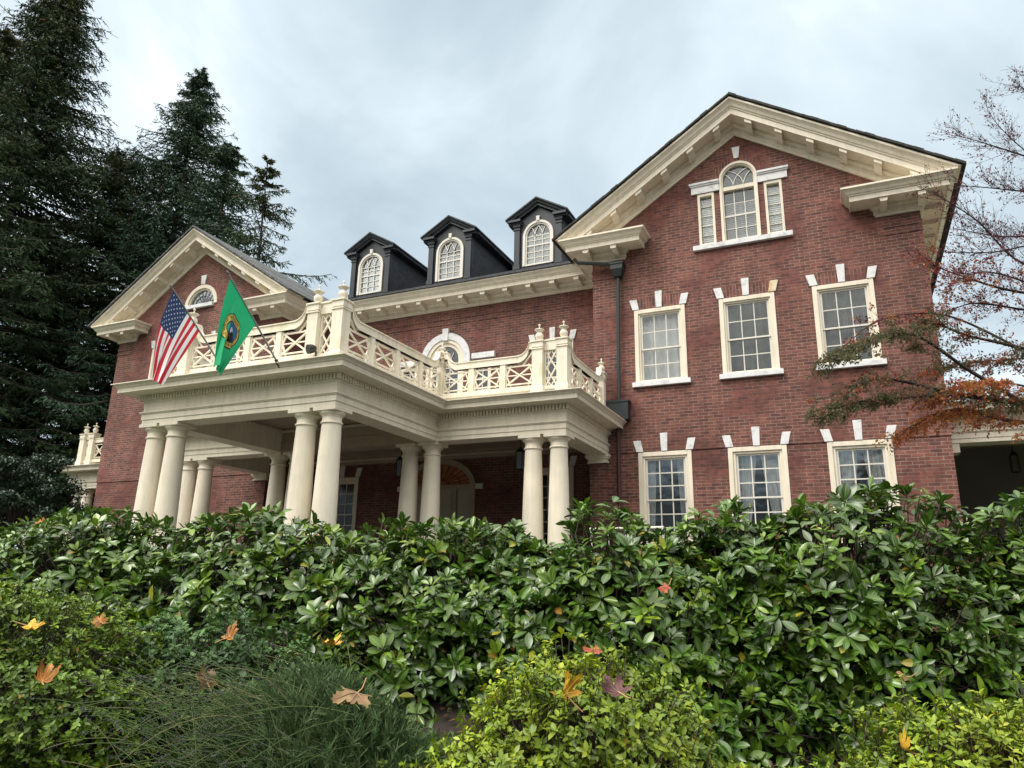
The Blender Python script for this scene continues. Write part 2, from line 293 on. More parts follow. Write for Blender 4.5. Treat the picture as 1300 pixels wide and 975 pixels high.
# ------------------------------------------------------------------ ground
def gz(s): # height of the bank by distance ahead of the camera
    k = min(1, max(0, (s-0.6)/5.6)); return -3.72+1.42*(k*k*(3-2*k)*0.6+0.4*k)
g = MB(); ss = [-600, -60, -10, -2, 0]+[0.6+0.28*i for i in range(21)]+[8, 14, 30, 80, 250, 900]; ts = [-700, -200, -60, -20]+[-12+0.8*i for i in range(31)]+[20, 60, 200, 700]
rr = random.Random(3); gv = [(*st(s, t, 0)[:2], gz(s)+(rr.uniform(-.03, .03) if 0 < s < 6 and abs(t) < 12 else 0)) for s in ss for t in ts]; nt_ = len(ts)
g.add(gv, [(i*nt_+j, i*nt_+j+1, (i+1)*nt_+j+1, (i+1)*nt_+j) for i in range(len(ss)-1) for j in range(nt_-1)])
go = g.build('ground', [M['soil'], M['grass']], kind='structure')
MB().box(-60, 20, -9.0, -.4, -2.40, -2.285).build('driveway', M['drive'], kind='structure')
for p_ in go.data.polygons:
    if (Vector(p_.center)-Vector(CAM)).dot(Vector(FW)) > 6.5: p_.material_index = 1

# ------------------------------------------------------------------ the house
XH = -8.5625; GR = -2.3
H = empty('brick_mansion', (XH, 0, GR)); setp(H, 'red brick mansion with cream columned portico, three dark dormers and two gabled wings', 'house')
mx_ = lambda x: 2*XH-x
WW, WD = 3.6, 12.0       # wing half width and depth
ZE = 6.105; ZP = 8.994; SL = (ZP-ZE)/4.365; OV = 0.675
YC = 1.435               # the recessed centre wall
# cornice profile: (out from wall, z relative to cornice top); closed loop
CP = [(-.05, -.50), (.05, -.50), (.05, -.455), (.075, -.44), (.075, -.345), (.13, -.30), (.13, -.265), (.50, -.265), (.50, -.285), (.525, -.285), (.525, -.175), (.55, -.168), (.55, -.15), (.58, -.135), (.605, -.09), (.655, -.045), (.675, -.04), (.675, 0.0), (-.05, 0.012)]
def bracket(c, x, y0, z, w=0.125, parent=None, ax=0):
    # modillion under the corona, hung from the soffit; side profile (out, z)
    pr = [(.10, -.267), (.485, -.267), (.485, -.365), (.47, -.377), (.40, -.377), (.30, -.405), (.20, -.435), (.10, -.435)]
    b = MB()
    b.prism(pr, lambda a, zz_, d: (x+d, y0-a, z+zz_), -w/2, w/2)
    b.hexa([(x-w/2, y0-.492, z-.375), (x+w/2, y0-.492, z-.375), (x+w/2, y0-.4855, z-.375), (x-w/2, y0-.4855, z-.375)], [(x-w/2-.03, y0-.496, z-.269), (x+w/2+.03, y0-.496, z-.269), (x+w/2+.03, y0-.4855, z-.269), (x-w/2-.03, y0-.4855, z-.269)])
    return b.build('bracket', M['cream'], c)
def wing(cx, left):
    # front wall in two leaves: the upper one stands 2 cm proud of the lower
    s = 1 if not left else -1
    gable = 8.45
    up_ = [(cx-WW, .815), (cx+WW, .815), (cx+WW, ZE-.3), (cx+WW, ZE-.15), (cx, gable+.17), (cx-WW, ZE-.15), (cx-WW, ZE-.3)]
    w1 = MB().prism(up_, FR, 0.0, 0.30).build('upper_wall', M['brick'], H)
    w0 = MB().box(cx-WW+.02, cx+WW-.02, 0.02, 0.32, GR, .815).build('lower_wall', M['brick'], H)
    sd_ = MB(); 
    for sx in (-1, 1):
        xo = cx+sx*WW; xi = cx+sx*(WW-.3); sd_.box(min(xo, xi), max(xo, xi), .301, WD, GR, ZE-.1)
    sd_.box(cx-WW+.3, cx+WW-.3, WD-.3, WD, GR, ZE-.1)
    sd_.build('side_wall', M['brick'], H)
    # roof
    rf = MB(); th = 0.07
    for sx in (-1, 1):
        n_ = 26; xs = [sx*4.42*i/n_ for i in range(n_+1)]; rr = random.Random(5+sx)
        def rz(x): return ZP+.025-abs(x)*SL+(-.0 if abs(x) < 3.9 else 0)
        # top sheet with a ragged shingle edge at the front
        for i in range(n_):
            x0, x1 = xs[i], xs[i+1]; yf = -OV-.03-rr.uniform(0, .03); t0 = rr.uniform(.0, .018)
            rf.hexa([(cx+x0, yf, rz(x0)+.004), (cx+x1, yf, rz(x1)+.004), (cx+x1, WD+.4, rz(x1)+.004), (cx+x0, WD+.4, rz(x0)+.004)],
                    [(cx+x0, yf, rz(x0)+.05+t0), (cx+x1, yf, rz(x1)+.05+t0), (cx+x1, WD+.4, rz(x1)+.05+t0), (cx+x0, WD+.4, rz(x0)+.05+t0)])
    rf.build('roof', M['shingle'] if left else M['edge'], H)
    # raking cornice
    rk = MB(); pr = [(b*0.92, a) for a, b in CP]    # a: perpendicular drop (right of travel = up), b: out
    prof = [(zr*SLC if zr < 0.01 else 0.0, out) for out, zr in CP]
    path = [(cx-4.40, ZE-.035*SL*0+(-.0)), (cx, ZP), (cx+4.40, ZE)]
    path = [(cx+4.40, ZP-4.40*SL), (cx, ZP), (cx-4.40, ZP-4.40*SL)]
    rk.sweep(prof, path, lambda a, b, o_: (a, -o_*0.997+.0, b))
    ro = rk.build('raking_cornice', M['cream'], H)
    bm = bmesh.new(); bm.from_mesh(ro.data)
    bmesh.ops.bisect_plane(bm, geom=bm.verts[:]+bm.edges[:]+bm.faces[:], plane_co=(0, 0, ZE+.014), plane_no=(0, 0, -1), clear_outer=True)
    ed = [e_ for e_ in bm.edges if e_.is_boundary]; bmesh.ops.holes_fill(bm, edges=ed); bmesh.ops.recalc_face_normals(bm, faces=bm.faces); bm.to_mesh(ro.data); bm.free()
    # brackets standing square to the rake
    ang = math.atan(SL); c_, s_ = math.cos(ang), math.sin(ang)
    for sx in (-1, 1):
        for k in range(6):
            xx = .36+.635*k; dz = -.56   # x of the bracket's centre on the soffit line
            b = MB(); prb = [(.10, 0), (.485, 0), (.485, -.10), (.47, -.115), (.38, -.115), (.28, -.15), (.20, -.17), (.10, -.17)]
            base = np.array([xx, ZP-.265*SLC/c_-xx*SL+.004])
            def bf(a, zz_, d, base=base, sx=sx):
                x = base[0]+d*c_; z = base[1]-d*s_; return (cx+sx*x, -a, z+zz_)
            b.prism(prb, bf, -.085, .085)
            b.prism([(.487, -.0), (.498, -.0), (.495, -.112), (.487, -.112)], bf, -.088, .088)
            b.build('bracket', M['cream'], H)
    # returns and side eaves as one L-shaped cornice each side
    for sx in (-1, 1):
        r_ = MB(); 
        pth = [(cx+sx*2.62, 0.28), (cx+sx*2.62, 0.0), (cx+sx*WW, 0.0), (cx+sx*WW, WD)]
        if sx > 0: prof2 = CP; pth2 = pth[::1]
        else: prof2 = CP; pth2 = pth[::-1]
        # travel so that outward is to the right: front wall travelled towards +x, east wall towards +y
        if sx > 0: pp = [(cx+2.80, .28), (cx+2.80, 0.0), (cx+WW, 0.0), (cx+WW, WD)]
        else: pp = [(cx-WW, WD), (cx-WW, 0.0), (cx-2.80, 0.0), (cx-2.80, .28)]
        # inner end returned to the wall with a shallow profile of its own
        r_.sweep(CP, pp if sx > 0 else pp, lambda a, b, z_: (a, b, ZE+z_))
        r_.build('cornice_return', M['cream'], H)
        fl = MB()
        fl.box(cx+sx*2.9-.75 if sx < 0 else cx+2.12, cx+sx*2.9+.78 if sx < 0 else cx+2.9+.75, -.66, -.001, ZE+.0125, ZE+.02) if False else None
        for k in (0, 1):
            bracket(H, cx+sx*(2.92+.70*k), 0.0, ZE, parent=H)
        for k in range(14):   # along the side eave
            b = MB(); y_ = .35+.75*k; x_ = cx+sx*WW
            b.box(min(x_+sx*.13, x_+sx*.455), max(x_+sx*.13, x_+sx*.455), y_-.0625, y_+.0625, ZE-.36, ZE-.266); b.build('eave_bracket', M['cream'], H)
    return w1, w0
SLC = 1.08
def rect_cut(cx, w, z0, z1, y0=-1, y1=1): return MB().box(cx-w/2, cx+w/2, y0, y1, z0, z1)
def arch_poly(cx, w, z0, zc, n=20, rz=None): r = w/2; return [(cx-r, z0), (cx+r, z0)]+arc(cx, zc, r, rz or r, 0, 180, n)
def voussoir(mb, cx, y, zb, side_h=.26, key_h=.41, d=.035, which=(0, 1, 2)):
    q = {0: [(-.635, zb), (-.475, zb), (-.53, zb+side_h), (-.705, zb+side_h)], 1: [(-.068, zb), (.068, zb), (.085, zb+key_h), (-.085, zb+key_h)], 2: [(.475, zb), (.635, zb), (.705, zb+side_h), (.53, zb+side_h)]}
    for k in which: mb.prism([(cx+a, b) for a, b in q[k]], FR, y-d, y+.05)
CURV = {}
def curtain_mesh(cx, y, z0, z1, w, kind, seed):
    c = MB(); r_ = random.Random(seed); n = 40
    def sheet(xa, xb, taper=0.0):
        nn = 34; rows = 8; vs = []; ph = r_.uniform(0, 6); fr = r_.uniform(9, 13)
        for j in range(rows+1):
            v = j/rows; z = z1+(z0-z1)*v
            xa2, xb2 = (xa, xb-(xb-xa)*taper*(v**1.4)) if taper >= 0 else (xa+(xb-xa)*(-taper)*(v**1.4), xb)
            for i in range(nn+1):
                u = i/nn; vs.append((xa2+(xb2-xa2)*u, y+.025*math.sin(u*fr*PI+ph)+.01*math.sin(u*31+v*3), z))
        c.add(vs, [(j*(nn+1)+i, j*(nn+1)+i+1, (j+1)*(nn+1)+i+1, (j+1)*(nn+1)+i) for j in range(rows) for i in range(nn)])
    if kind == 'full': sheet(cx-w/2, cx+w/2)
    elif kind == 'sides': sheet(cx-w/2, cx-.04*w, .55); sheet(cx+.04*w, cx+w/2, -.55)
    elif kind == 'narrow': sheet(cx-w/2, cx-.22*w, .3); sheet(cx+.2*w, cx+w/2, -.3)
    elif kind == 'slats':
        z = z0
        while z < z1: c.hexa([(cx-w/2, y, z), (cx+w/2, y, z), (cx+w/2, y+.012, z), (cx-w/2, y+.012, z)], [(cx-w/2, y+.014, z+.042), (cx+w/2, y+.014, z+.042), (cx+w/2, y+.022, z+.042), (cx-w/2, y+.022, z+.042)]); z += .047
        for xx in (cx-w/2, cx-.02, cx+w/2-.04): c.box(xx, xx+.04, y+.04, y+.05, z0, z1)
        return c
    c.smooth = True; return c
def sash_window(name, cx, y, z0, z1, w, zr, cols, rt, rb, fw=.145, kind='full', seed=1, arches=None, vous=None, cur='curtain', sill=True, glass='glass', label=None, key=True, stained=False, jack=True, bars=.02):
    Wd = empty(name, (cx, y, z0), H)
    if label: Wd['label'] = label
    f = MB(); gx = w/2-fw; g0 = z0+.05; g1 = z1-fw
    # casing in two steps round the opening
    for (a, b, ya, yb, c0, c1) in ((w/2, w/2-.095, y-.022, y+.11, z0, z1), (w/2-.095, gx+.012, y+.012, y+.11, z0+.02, z1-.095)):
        f.box(cx-a, cx-b, ya, yb, c0, c1); f.box(cx+b, cx+a, ya, yb, c0, c1); f.box(cx-b, cx+b, ya, yb, c1-(a-b), c1)
        f.box(cx-b, cx+b, ya+.004, yb, c0, c0+.035)
    f.build('window_frame', M['cream'], Wd, bevel=.004)
    s_ = MB()
    for (b0, b1, yy, rows) in ((zr-.018, g1+.012, y+.05, rt), (g0-.02, zr+.018, y+.075, rb)):
        st_ = .034
        s_.box(cx-gx-.012, cx-gx+st_, yy, yy+.035, b0, b1); s_.box(cx+gx-st_, cx+gx+.012, yy, yy+.035, b0, b1)
        s_.box(cx-gx+st_, cx+gx-st_, yy, yy+.035, b1-.035, b1); s_.box(cx-gx+st_, cx+gx-st_, yy, yy+.035, b0, b0+.035)
        ix0, ix1, iz0, iz1 = cx-gx+st_, cx+gx-st_, b0+.035, b1-.035
        for k in range(1, cols): xx = ix0+(ix1-ix0)*k/cols; s_.box(xx-bars/2, xx+bars/2, yy+.004, yy+.03, iz0, iz1)
        for k in range(1, rows): z_ = iz0+(iz1-iz0)*k/rows; s_.box(ix0, ix1, yy+.006, yy+.028, z_-bars/2, z_+bars/2)
    s_.build('sash', M['white'], Wd)
    MB().box(cx-gx, cx+gx, y+.069, y+.073, zr, g1).box(cx-gx, cx+gx, y+.094, y+.098, g0, zr).build('pane', M[glass], Wd)
    if kind: curtain_mesh(cx, y+.2, z0-.1, z1, w-.1, kind, seed).build('curtain' if kind != 'slats' else 'shutter_blind', M[cur], Wd)
    if sill:
        MB().box(cx-w/2-.07, cx+w/2+.07, y-.085, y+.10, z0-.115, z0-.003).build('sill', M['marble'], Wd, bevel=.006)
    if jack:
        q = MB().prism([(cx-.60, z1+.006), (cx+.60, z1+.006), (cx+.70, z1+.27), (cx-.70, z1+.27)], FR, y-.004, y+.03); q.build('flat_arch', M['soldier'], Wd)
        
        for k_ in ((0, 1) if stained else (0, 1, 2)): v = MB(); voussoir(v, cx, y, z1+.01, which=(k_,)); v.build('keystone' if k_ == 1 else 'voussoir', M['marble'], Wd, bevel=.004)
        if stained: v = MB(); voussoir(v, cx, y, z1+.01, which=(2,)); v.build('voussoir', M['ochre'], Wd, bevel=.004)['label'] = 'ochre stained voussoir'
    return Wd
# wings
wr_up, wr_lo = wing(0.0, False); wl_up, wl_lo = wing(mx_(0.0), True)
D = 1.9724
T2, B2 = 4.235, 2.445; T1, B1 = .808, -1.22
cuts = [rect_cut((i-1)*D, 1.19, B2, T2-.01) for i in range(3)]
cuts += [MB().prism(arch_poly(0, .84, 5.63, 7.22), FR, -1, 1), rect_cut(-.76, .37, 5.63, 6.97), rect_cut(.76, .37, 5.63, 6.97)]
cut(wr_up, cuts); cut(wr_lo, [rect_cut((i-1)*D, 1.17, B1, .9) for i in range(3)])
for i, (k, c_) in enumerate((('full', 'curtain'), ('full', 'curtg'), ('full', 'curtg'))):
    sash_window('upper_window', (i-1)*D, 0, B2, T2, 1.2, 3.255, 3, 2, 2, kind=k, seed=3+i, cur=c_, stained=(i == 1))
for i in range(3):
    sash_window('ground_floor_window', (i-1)*D, 0.02, B1, T1, 1.195, -.265, 3, 3, 3, fw=.16, kind='narrow' if i == 0 else 'sides', seed=9+i, cur='curtain', bars=.024, glass='glassg')
# Palladian window in the right gable
def arched_frame(mb, cx, y0, y1, z0, zc, ro, ri, n=24, bottom=True):
    o_ = [(cx-ro, z0)]+arc(cx, zc, ro, ro, 180, 0, n)+[(cx+ro, z0)]; i_ = [(cx-ri, z0)]+arc(cx, zc, ri, ri, 180, 0, n)+[(cx+ri, z0)]
    mb.strip(o_, i_, FR, y0, y1)
def tracery(mb, cx, y, zc, r, cols=3, bw=.02, zk=None):
    zk = zc if zk is None else zk
    # interlacing gothic bars springing from each mullion
    w = 2*r/cols; xs = [cx-r+w*k for k in range(cols+1)]
    def clip(x, z): return abs(x-cx) <= r-.002 and (z < zk or (x-cx)**2+(z-zk)**2 <= (r-.002)**2)
    for k in range(cols+1):
        for sg in (-1, 1):
            rad = 2*w*0.98; c0 = xs[k]+sg*rad; pts = []
            for a in range(0, 95, 4):
                x = c0-sg*rad*math.cos(R(a)); z = zc+rad*math.sin(R(a))
                if clip(x, z): pts.append((x, z))
                else: break
            if len(pts) > 1:
                for p_, q_ in zip(pts, pts[1:]):
                    d = np.array(q_)-np.array(p_); nn = np.array([-d[1], d[0]])/np.linalg.norm(d)*bw/2
                    mb.prism([tuple(np.array(p_)-nn), tuple(np.array(q_)-nn), tuple(np.array(q_)+nn), tuple(np.array(p_)+nn)], FR, y+.004*((k+sg) % 2), y+.022)
P = empty('palladian_window', (0, 0, 5.62), H)
f = MB(); arched_frame(f, 0, -.03, .12, 5.622, 7.22, .43, .375); arched_frame(f, 0, .0, .12, 5.622, 7.22, .3745, .345); f.box(-.345, .345, -.01, .12, 6.935, 7.03); f.box(-.345, .345, .0, .12, 5.622, 5.66)
for sx in (-1, 1):
    xo, xi = sx*.95, sx*.565; a, b = sorted((xo, xi)); f.box(a, a+.055, -.02, .12, 5.622, 6.975); f.box(b-.055, b, -.02, .12, 5.622, 6.975); f.box(a+.055, b-.055, -.02, .12, 6.90, 6.975); f.box(a+.055, b-.055, -.015, .12, 5.622, 5.67)
f.build('window_frame', M['cream'], P)
s_ = MB()
for k in (1, 2): xx = -.345+.69*k/3; s_.box(xx-.01, xx+.01, .05, .075, 5.66, 6.935)
for z_ in (5.96, 6.60): s_.box(-.345, .345, .052, .073, z_-.009, z_+.009)
s_.box(-.345, .345, .045, .08, 6.265, 6.305); s_.box(-.345, .345, .046, .08, 5.66, 5.695); tracery(s_, 0, .05, 7.035, .345, zk=7.22); 
for sx in (-1, 1):
    a, b = sorted((sx*.895, sx*.62)); 
    for z_ in (5.9, 6.15, 6.4, 6.65): s_.box(a, b, .055, .075, z_-.009, z_+.009)
s_.build('sash', M['white'], P)
gp = MB().prism(arch_poly(0, .70, 5.65, 7.22), FR, .078, .082); gp.box(-.90, -.61, .078, .082, 5.65, 6.92); gp.box(.61, .90, .078, .082, 5.65, 6.92); gp.build('pane', M['glass'], P)
c_ = curtain_mesh(0, .13, 5.65, 6.62, .66, 'slats', 1); c_.build('shutter_blind', mat('grey_louvre', (.36, .36, .35), .7), P)
MB().box(-.40, .40, .19, .2, 6.62, 7.62).build('backing_panel', M['curtg'], P)
for sx in (-1, 1): curtain_mesh(sx*.757, .086, 5.66, 6.92, .26, 'slats', 1).build('shutter_blind', M['shutter'], P)
MB().box(-1.10, 1.10, -.09, .1, 5.50, 5.619).build('sill', M['marble'], P, bevel=.006)
for sx in (-1, 1):
    a, b = sorted((sx*1.085, sx*.437)); l = MB().box(a, b, -.05, .1, 6.98, 7.16); l.box(a-.02 if sx < 0 else a-.0, b+.0 if sx < 0 else b+.02, -.075, .1, 7.16, 7.20); l.box(a-.04 if sx < 0 else a, b if sx < 0 else b+.04, -.10, .1, 7.20, 7.25); l.build('lintel', M['marble'], P)
MB().prism([(-.055, 7.735), (.055, 7.735), (.09, 8.03), (-.09, 8.03)], FR, -.04, .03).build('keystone', M['marble'], P, bevel=.004)
o_ = MB(); oo = arc(0, 7.22, .60, .60, 172, 8, 28); ii = arc(0, 7.22, .434, .434, 172, 8, 28); o_.strip(oo, ii, FR, -.008, .02); o_.build('brick_arch', M['soldier'], P)
# left gable: lunette and the tops of its tall windows
LX = mx_(0)+.05
cut(wl_up, [MB().prism([(LX-.70, 6.5)]+[(LX+.70, 6.5)]+arc(LX, 6.5, .70, .70, 0, 180, 24)[1:-1], FR, -1, 1)]+[rect_cut(q_, 1.19, 3.75, 5.22) for q_ in (-18.42, -15.70)])
Lw = empty('lunette_window', (LX, 0, 6.5), H)
f = MB(); f.strip(arc(LX, 6.5, .72, .72, 180, 0, 28), arc(LX, 6.5, .60, .60, 180, 0, 28), FR, -.03, .13); f.strip(arc(LX, 6.5, .60, .60, 180, 0, 28), arc(LX, 6.5, .545, .545, 180, 0, 28), FR, .02, .13); f.build('window_frame', M['cream'], Lw)
s_ = MB()
for a in range(20, 180, 20): 
    ca, sa = math.cos(R(a)), math.sin(R(a)); n_ = np.array([-sa, ca])*.006
    s_.prism([(LX+.12*ca-n_[0], 6.5+.12*sa-n_[1]), (LX+.545*ca-n_[0], 6.5+.545*sa-n_[1]), (LX+.545*ca+n_[0], 6.5+.545*sa+n_[1]), (LX+.12*ca+n_[0], 6.5+.12*sa+n_[1])], FR, .06, .075)
for r_ in (.12, .36): s_.strip(arc(LX, 6.5, r_+.006, r_+.006, 180, 0, 20), arc(LX, 6.5, r_-.006, r_-.006, 180, 0, 20), FR, .058, .077)
s_.build('sash', M['came'], Lw)
MB().prism(arc(LX, 6.5, .55, .55, 0, 180, 24), FR, .08, .084).build('pane', M['glassd'], Lw)
MB().prism(arc(LX, 6.5, .62, .62, 0, 180, 24), FR, .22, .24).build('backing_panel', M['dark'], Lw)  # dark board added behind the pane so the lunette reads dark
MB().box(LX-.60, LX+.60, -.10, .1, 6.40, 6.525).build('sill', M['marble'], Lw, bevel=.006)
MB().prism([(LX-.085, 7.24), (LX+.085, 7.24), (LX+.12, 7.56), (LX-.12, 7.56)], FR, -.04, .03).build('keystone', M['marble'], Lw, bevel=.004)
o_ = MB(); o_.strip(arc(LX, 6.5, .90, .90, 176, 4, 30), arc(LX, 6.5, .723, .723, 176, 4, 30), FR, -.008, .02); o_.build('brick_arch', M['soldier'], Lw)
for i, q_ in enumerate((-18.42, -15.70)): sash_window('attic_floor_window', q_, 0, 3.75, 5.235, 1.2, 4.5, 3, 3, 3, kind='full', seed=20+i, cur='curtg')
# centre block
cw = MB().box(mx_(-WW)+.001-7.3*0, -WW-.001, YC, YC+.3, GR, 5.75)
CWO = cw.build('centre_wall', M['brick'], H)
for cx in (0.0, mx_(0.0)):
    MB().prism([(cx-WW+.301, GR), (cx+WW-.301, GR), (cx+WW-.301, ZE-.25), (cx, 8.2), (cx-WW+.301, ZE-.25)], FR, 3.0, 3.1).build('blackout_partition', M['dark'], H)  # near-black wall added inside to block sky seen through the windows
    MB().prism([(cx-WW+.3, ZE-.099), (cx+WW-.3, ZE-.099), (cx+WW-.3, ZE-.06), (cx, 8.45), (cx-WW+.3, ZE-.06)], FR, WD-.3, WD).build('rear_gable_wall', M['brick'], H)
ip = MB(); ip.box(mx_(-WW)+.01, -WW-.01, 4.2, 4.3, GR, 6.9); ip.box(mx_(-WW)+.01, -WW-.01, YC+.31, 4.19, 1.44, 1.49); ip.box(mx_(-WW)+.01, -WW-.01, YC+.31, 4.19, 5.6, 5.65); ip.build('blackout_partition', M['dark'], H)  # near-black wall and floors added so the centre windows read dark
cx2 = [XH-3.33, XH+3.33]
cut(CWO, [rect_cut(x, 1.19, B2, T2-.01, 1, 2) for x in cx2]+[rect_cut(x, 1.17, B1, T1-.01, 1, 2) for x in cx2]+[MB().prism(arch_poly(XH, 1.24, 1.8, 4.08), FR, 1, 2)]+[rect_cut(XH+sx*1.2, .56, 1.8, 3.98, 1, 2) for sx in (-1, 1)]+[MB().prism(arch_poly(XH, 2.1, GR+.3, .40, 24, .68), FR, 1, 2)])
for x in cx2:
    sash_window('upper_window', x, YC, B2, T2, 1.2, 3.255, 3, 2, 2, kind='full', seed=int(-x*10), cur='curtg')
    sash_window('porch_window', x, YC, B1, T1, 1.195, -.265, 3, 3, 3, fw=.16, kind='sides', seed=int(-x*7), cur='curtg', glass='glassd', bars=.026)
A = empty('arched_window', (XH, YC, 4.08), H)
f = MB(); f.strip([(XH-.82, 3.95)]+arc(XH, 4.08, .82, .82, 180, 0, 28)+[(XH+.82, 3.95)], [(XH-.62, 3.95)]+arc(XH, 4.08, .62, .62, 180, 0, 28)+[(XH+.62, 3.95)], FR, YC-.05, YC+.06); f.build('stone_arch', M['marble'], A, bevel=.006)
MB().prism([(XH-.085, 4.66), (XH+.085, 4.66), (XH+.10, 5.03), (XH-.10, 5.03)], FR, YC-.08, YC+.05).build('keystone', M['marble'], A, bevel=.004)
f = MB(); arched_frame(f, XH, YC-.02, YC+.12, 1.8, 4.08, .62, .52); arched_frame(f, XH, YC+.02, YC+.12, 1.8, 4.08, .52, .42)
for sx in (-1, 1):
    a, b = sorted((XH+sx*.94, XH+sx*1.47)); f.box(a-.02, a+.07, YC-.02, YC+.12, 1.8, 3.97); f.box(b-.07, b+.02, YC-.02, YC+.12, 1.8, 3.97); f.box(a+.07, b-.07, YC-.02, YC+.12, 3.87, 3.97)
f.build('window_frame', M['cream'], A)
s_ = MB(); s_.box(XH-.42, XH+.42, YC+.05, YC+.08, 3.92, 3.98); tracery(s_, XH, YC+.05, 3.98, .42)
for k in (1, 2): xx = XH-.42+.84*k/3; s_.box(xx-.012, xx+.012, YC+.05, YC+.075, 1.8, 3.92)
for k in range(6): z_ = 2.1+.35*k; s_.box(XH-.42, XH+.42, YC+.052, YC+.073, z_-.012, z_+.012)
for sx in (-1, 1):
    a, b = sorted((XH+sx*1.0, XH+sx*1.41)); s_.box((a+b)/2-.012, (a+b)/2+.012, YC+.05, YC+.075, 1.8, 3.87)
    for k in range(6): z_ = 2.05+.35*k; s_.box(a, b, YC+.052, YC+.073, z_-.012, z_+.012)
s_.build('sash', M['white'], A)
gp = MB().prism(arch_poly(XH, .86, 1.8, 4.08), FR, YC+.08, YC+.084)
for sx in (-1, 1): gp.box(XH+sx*1.2-.24, XH+sx*1.2+.24, YC+.08, YC+.084, 1.8, 3.9)
gp.build('pane', M['glassd'], A)
for sx in (-1, 1):
    a, b = sorted((XH+sx*.90, XH+sx*1.62)); MB().box(a, b, YC-.10, YC+.05, 4.0, 4.16).build('lintel', M['marble'], A, bevel=.005)
# string courses under the eaves: centre block and the wing corners
for z_ in (5.16, 5.33):
    MB().box(mx_(-WW)+.002, -WW-.002, YC-.016, YC+.01, z_, z_+.09).build('string_course', M['brick'], H)
    for cx in (0, mx_(0)):
        for sx in (-1, 1): a, b = sorted((cx+sx*(WW+.014), cx+sx*(WW-.72))); MB().box(a, b, -.016, .01, z_, z_+.09).build('string_course', M['brick'], H)
# centre cornice
cc = MB(); cc.sweep(CP, [(mx_(-WW)+.03, YC), (-WW-.03, YC)], lambda a, b, z_: (a, b, ZE+.01+z_)); cc.build('centre_cornice', M['cream'], H)
for k in range(12):
    x = -11.9+.7045*k+.5*0
    x = -4.38-.7*k*1.0
    if x > mx_(-WW)+.3: bracket(H, x, YC, ZE+.01)
rf = MB(); yr0 = YC-OV-.02
rf.hexa([(mx_(-WW)-.6, yr0, ZE+.03), (-WW+.6, yr0, ZE+.03), (-WW+.6, 8.2, ZE+.03+7.45*.5), (mx_(-WW)-.6, 8.2, ZE+.03+7.45*.5)], [(mx_(-WW)-.6, yr0, ZE+.09), (-WW+.6, yr0, ZE+.09), (-WW+.6, 8.2, ZE+.09+7.45*.5), (mx_(-WW)-.6, 8.2, ZE+.09+7.45*.5)])
rf.hexa([(mx_(-WW)-.6, 15.6, ZE+.03), (-WW+.6, 15.6, ZE+.03), (-WW+.6, 8.2, ZE+.03+7.45*.5), (mx_(-WW)-.6, 8.2, ZE+.03+7.45*.5)], [(mx_(-WW)-.6, 15.6, ZE+.09), (-WW+.6, 15.6, ZE+.09), (-WW+.6, 8.2, ZE+.09+7.45*.5), (mx_(-WW)-.6, 8.2, ZE+.09+7.45*.5)])
# gutter lip of dark slate
rf.box(mx_(-WW)-.2, -WW+.2, yr0-.02, yr0+.10, ZE+.015, ZE+.085)
rf.build('centre_roof', M['slate'], H)
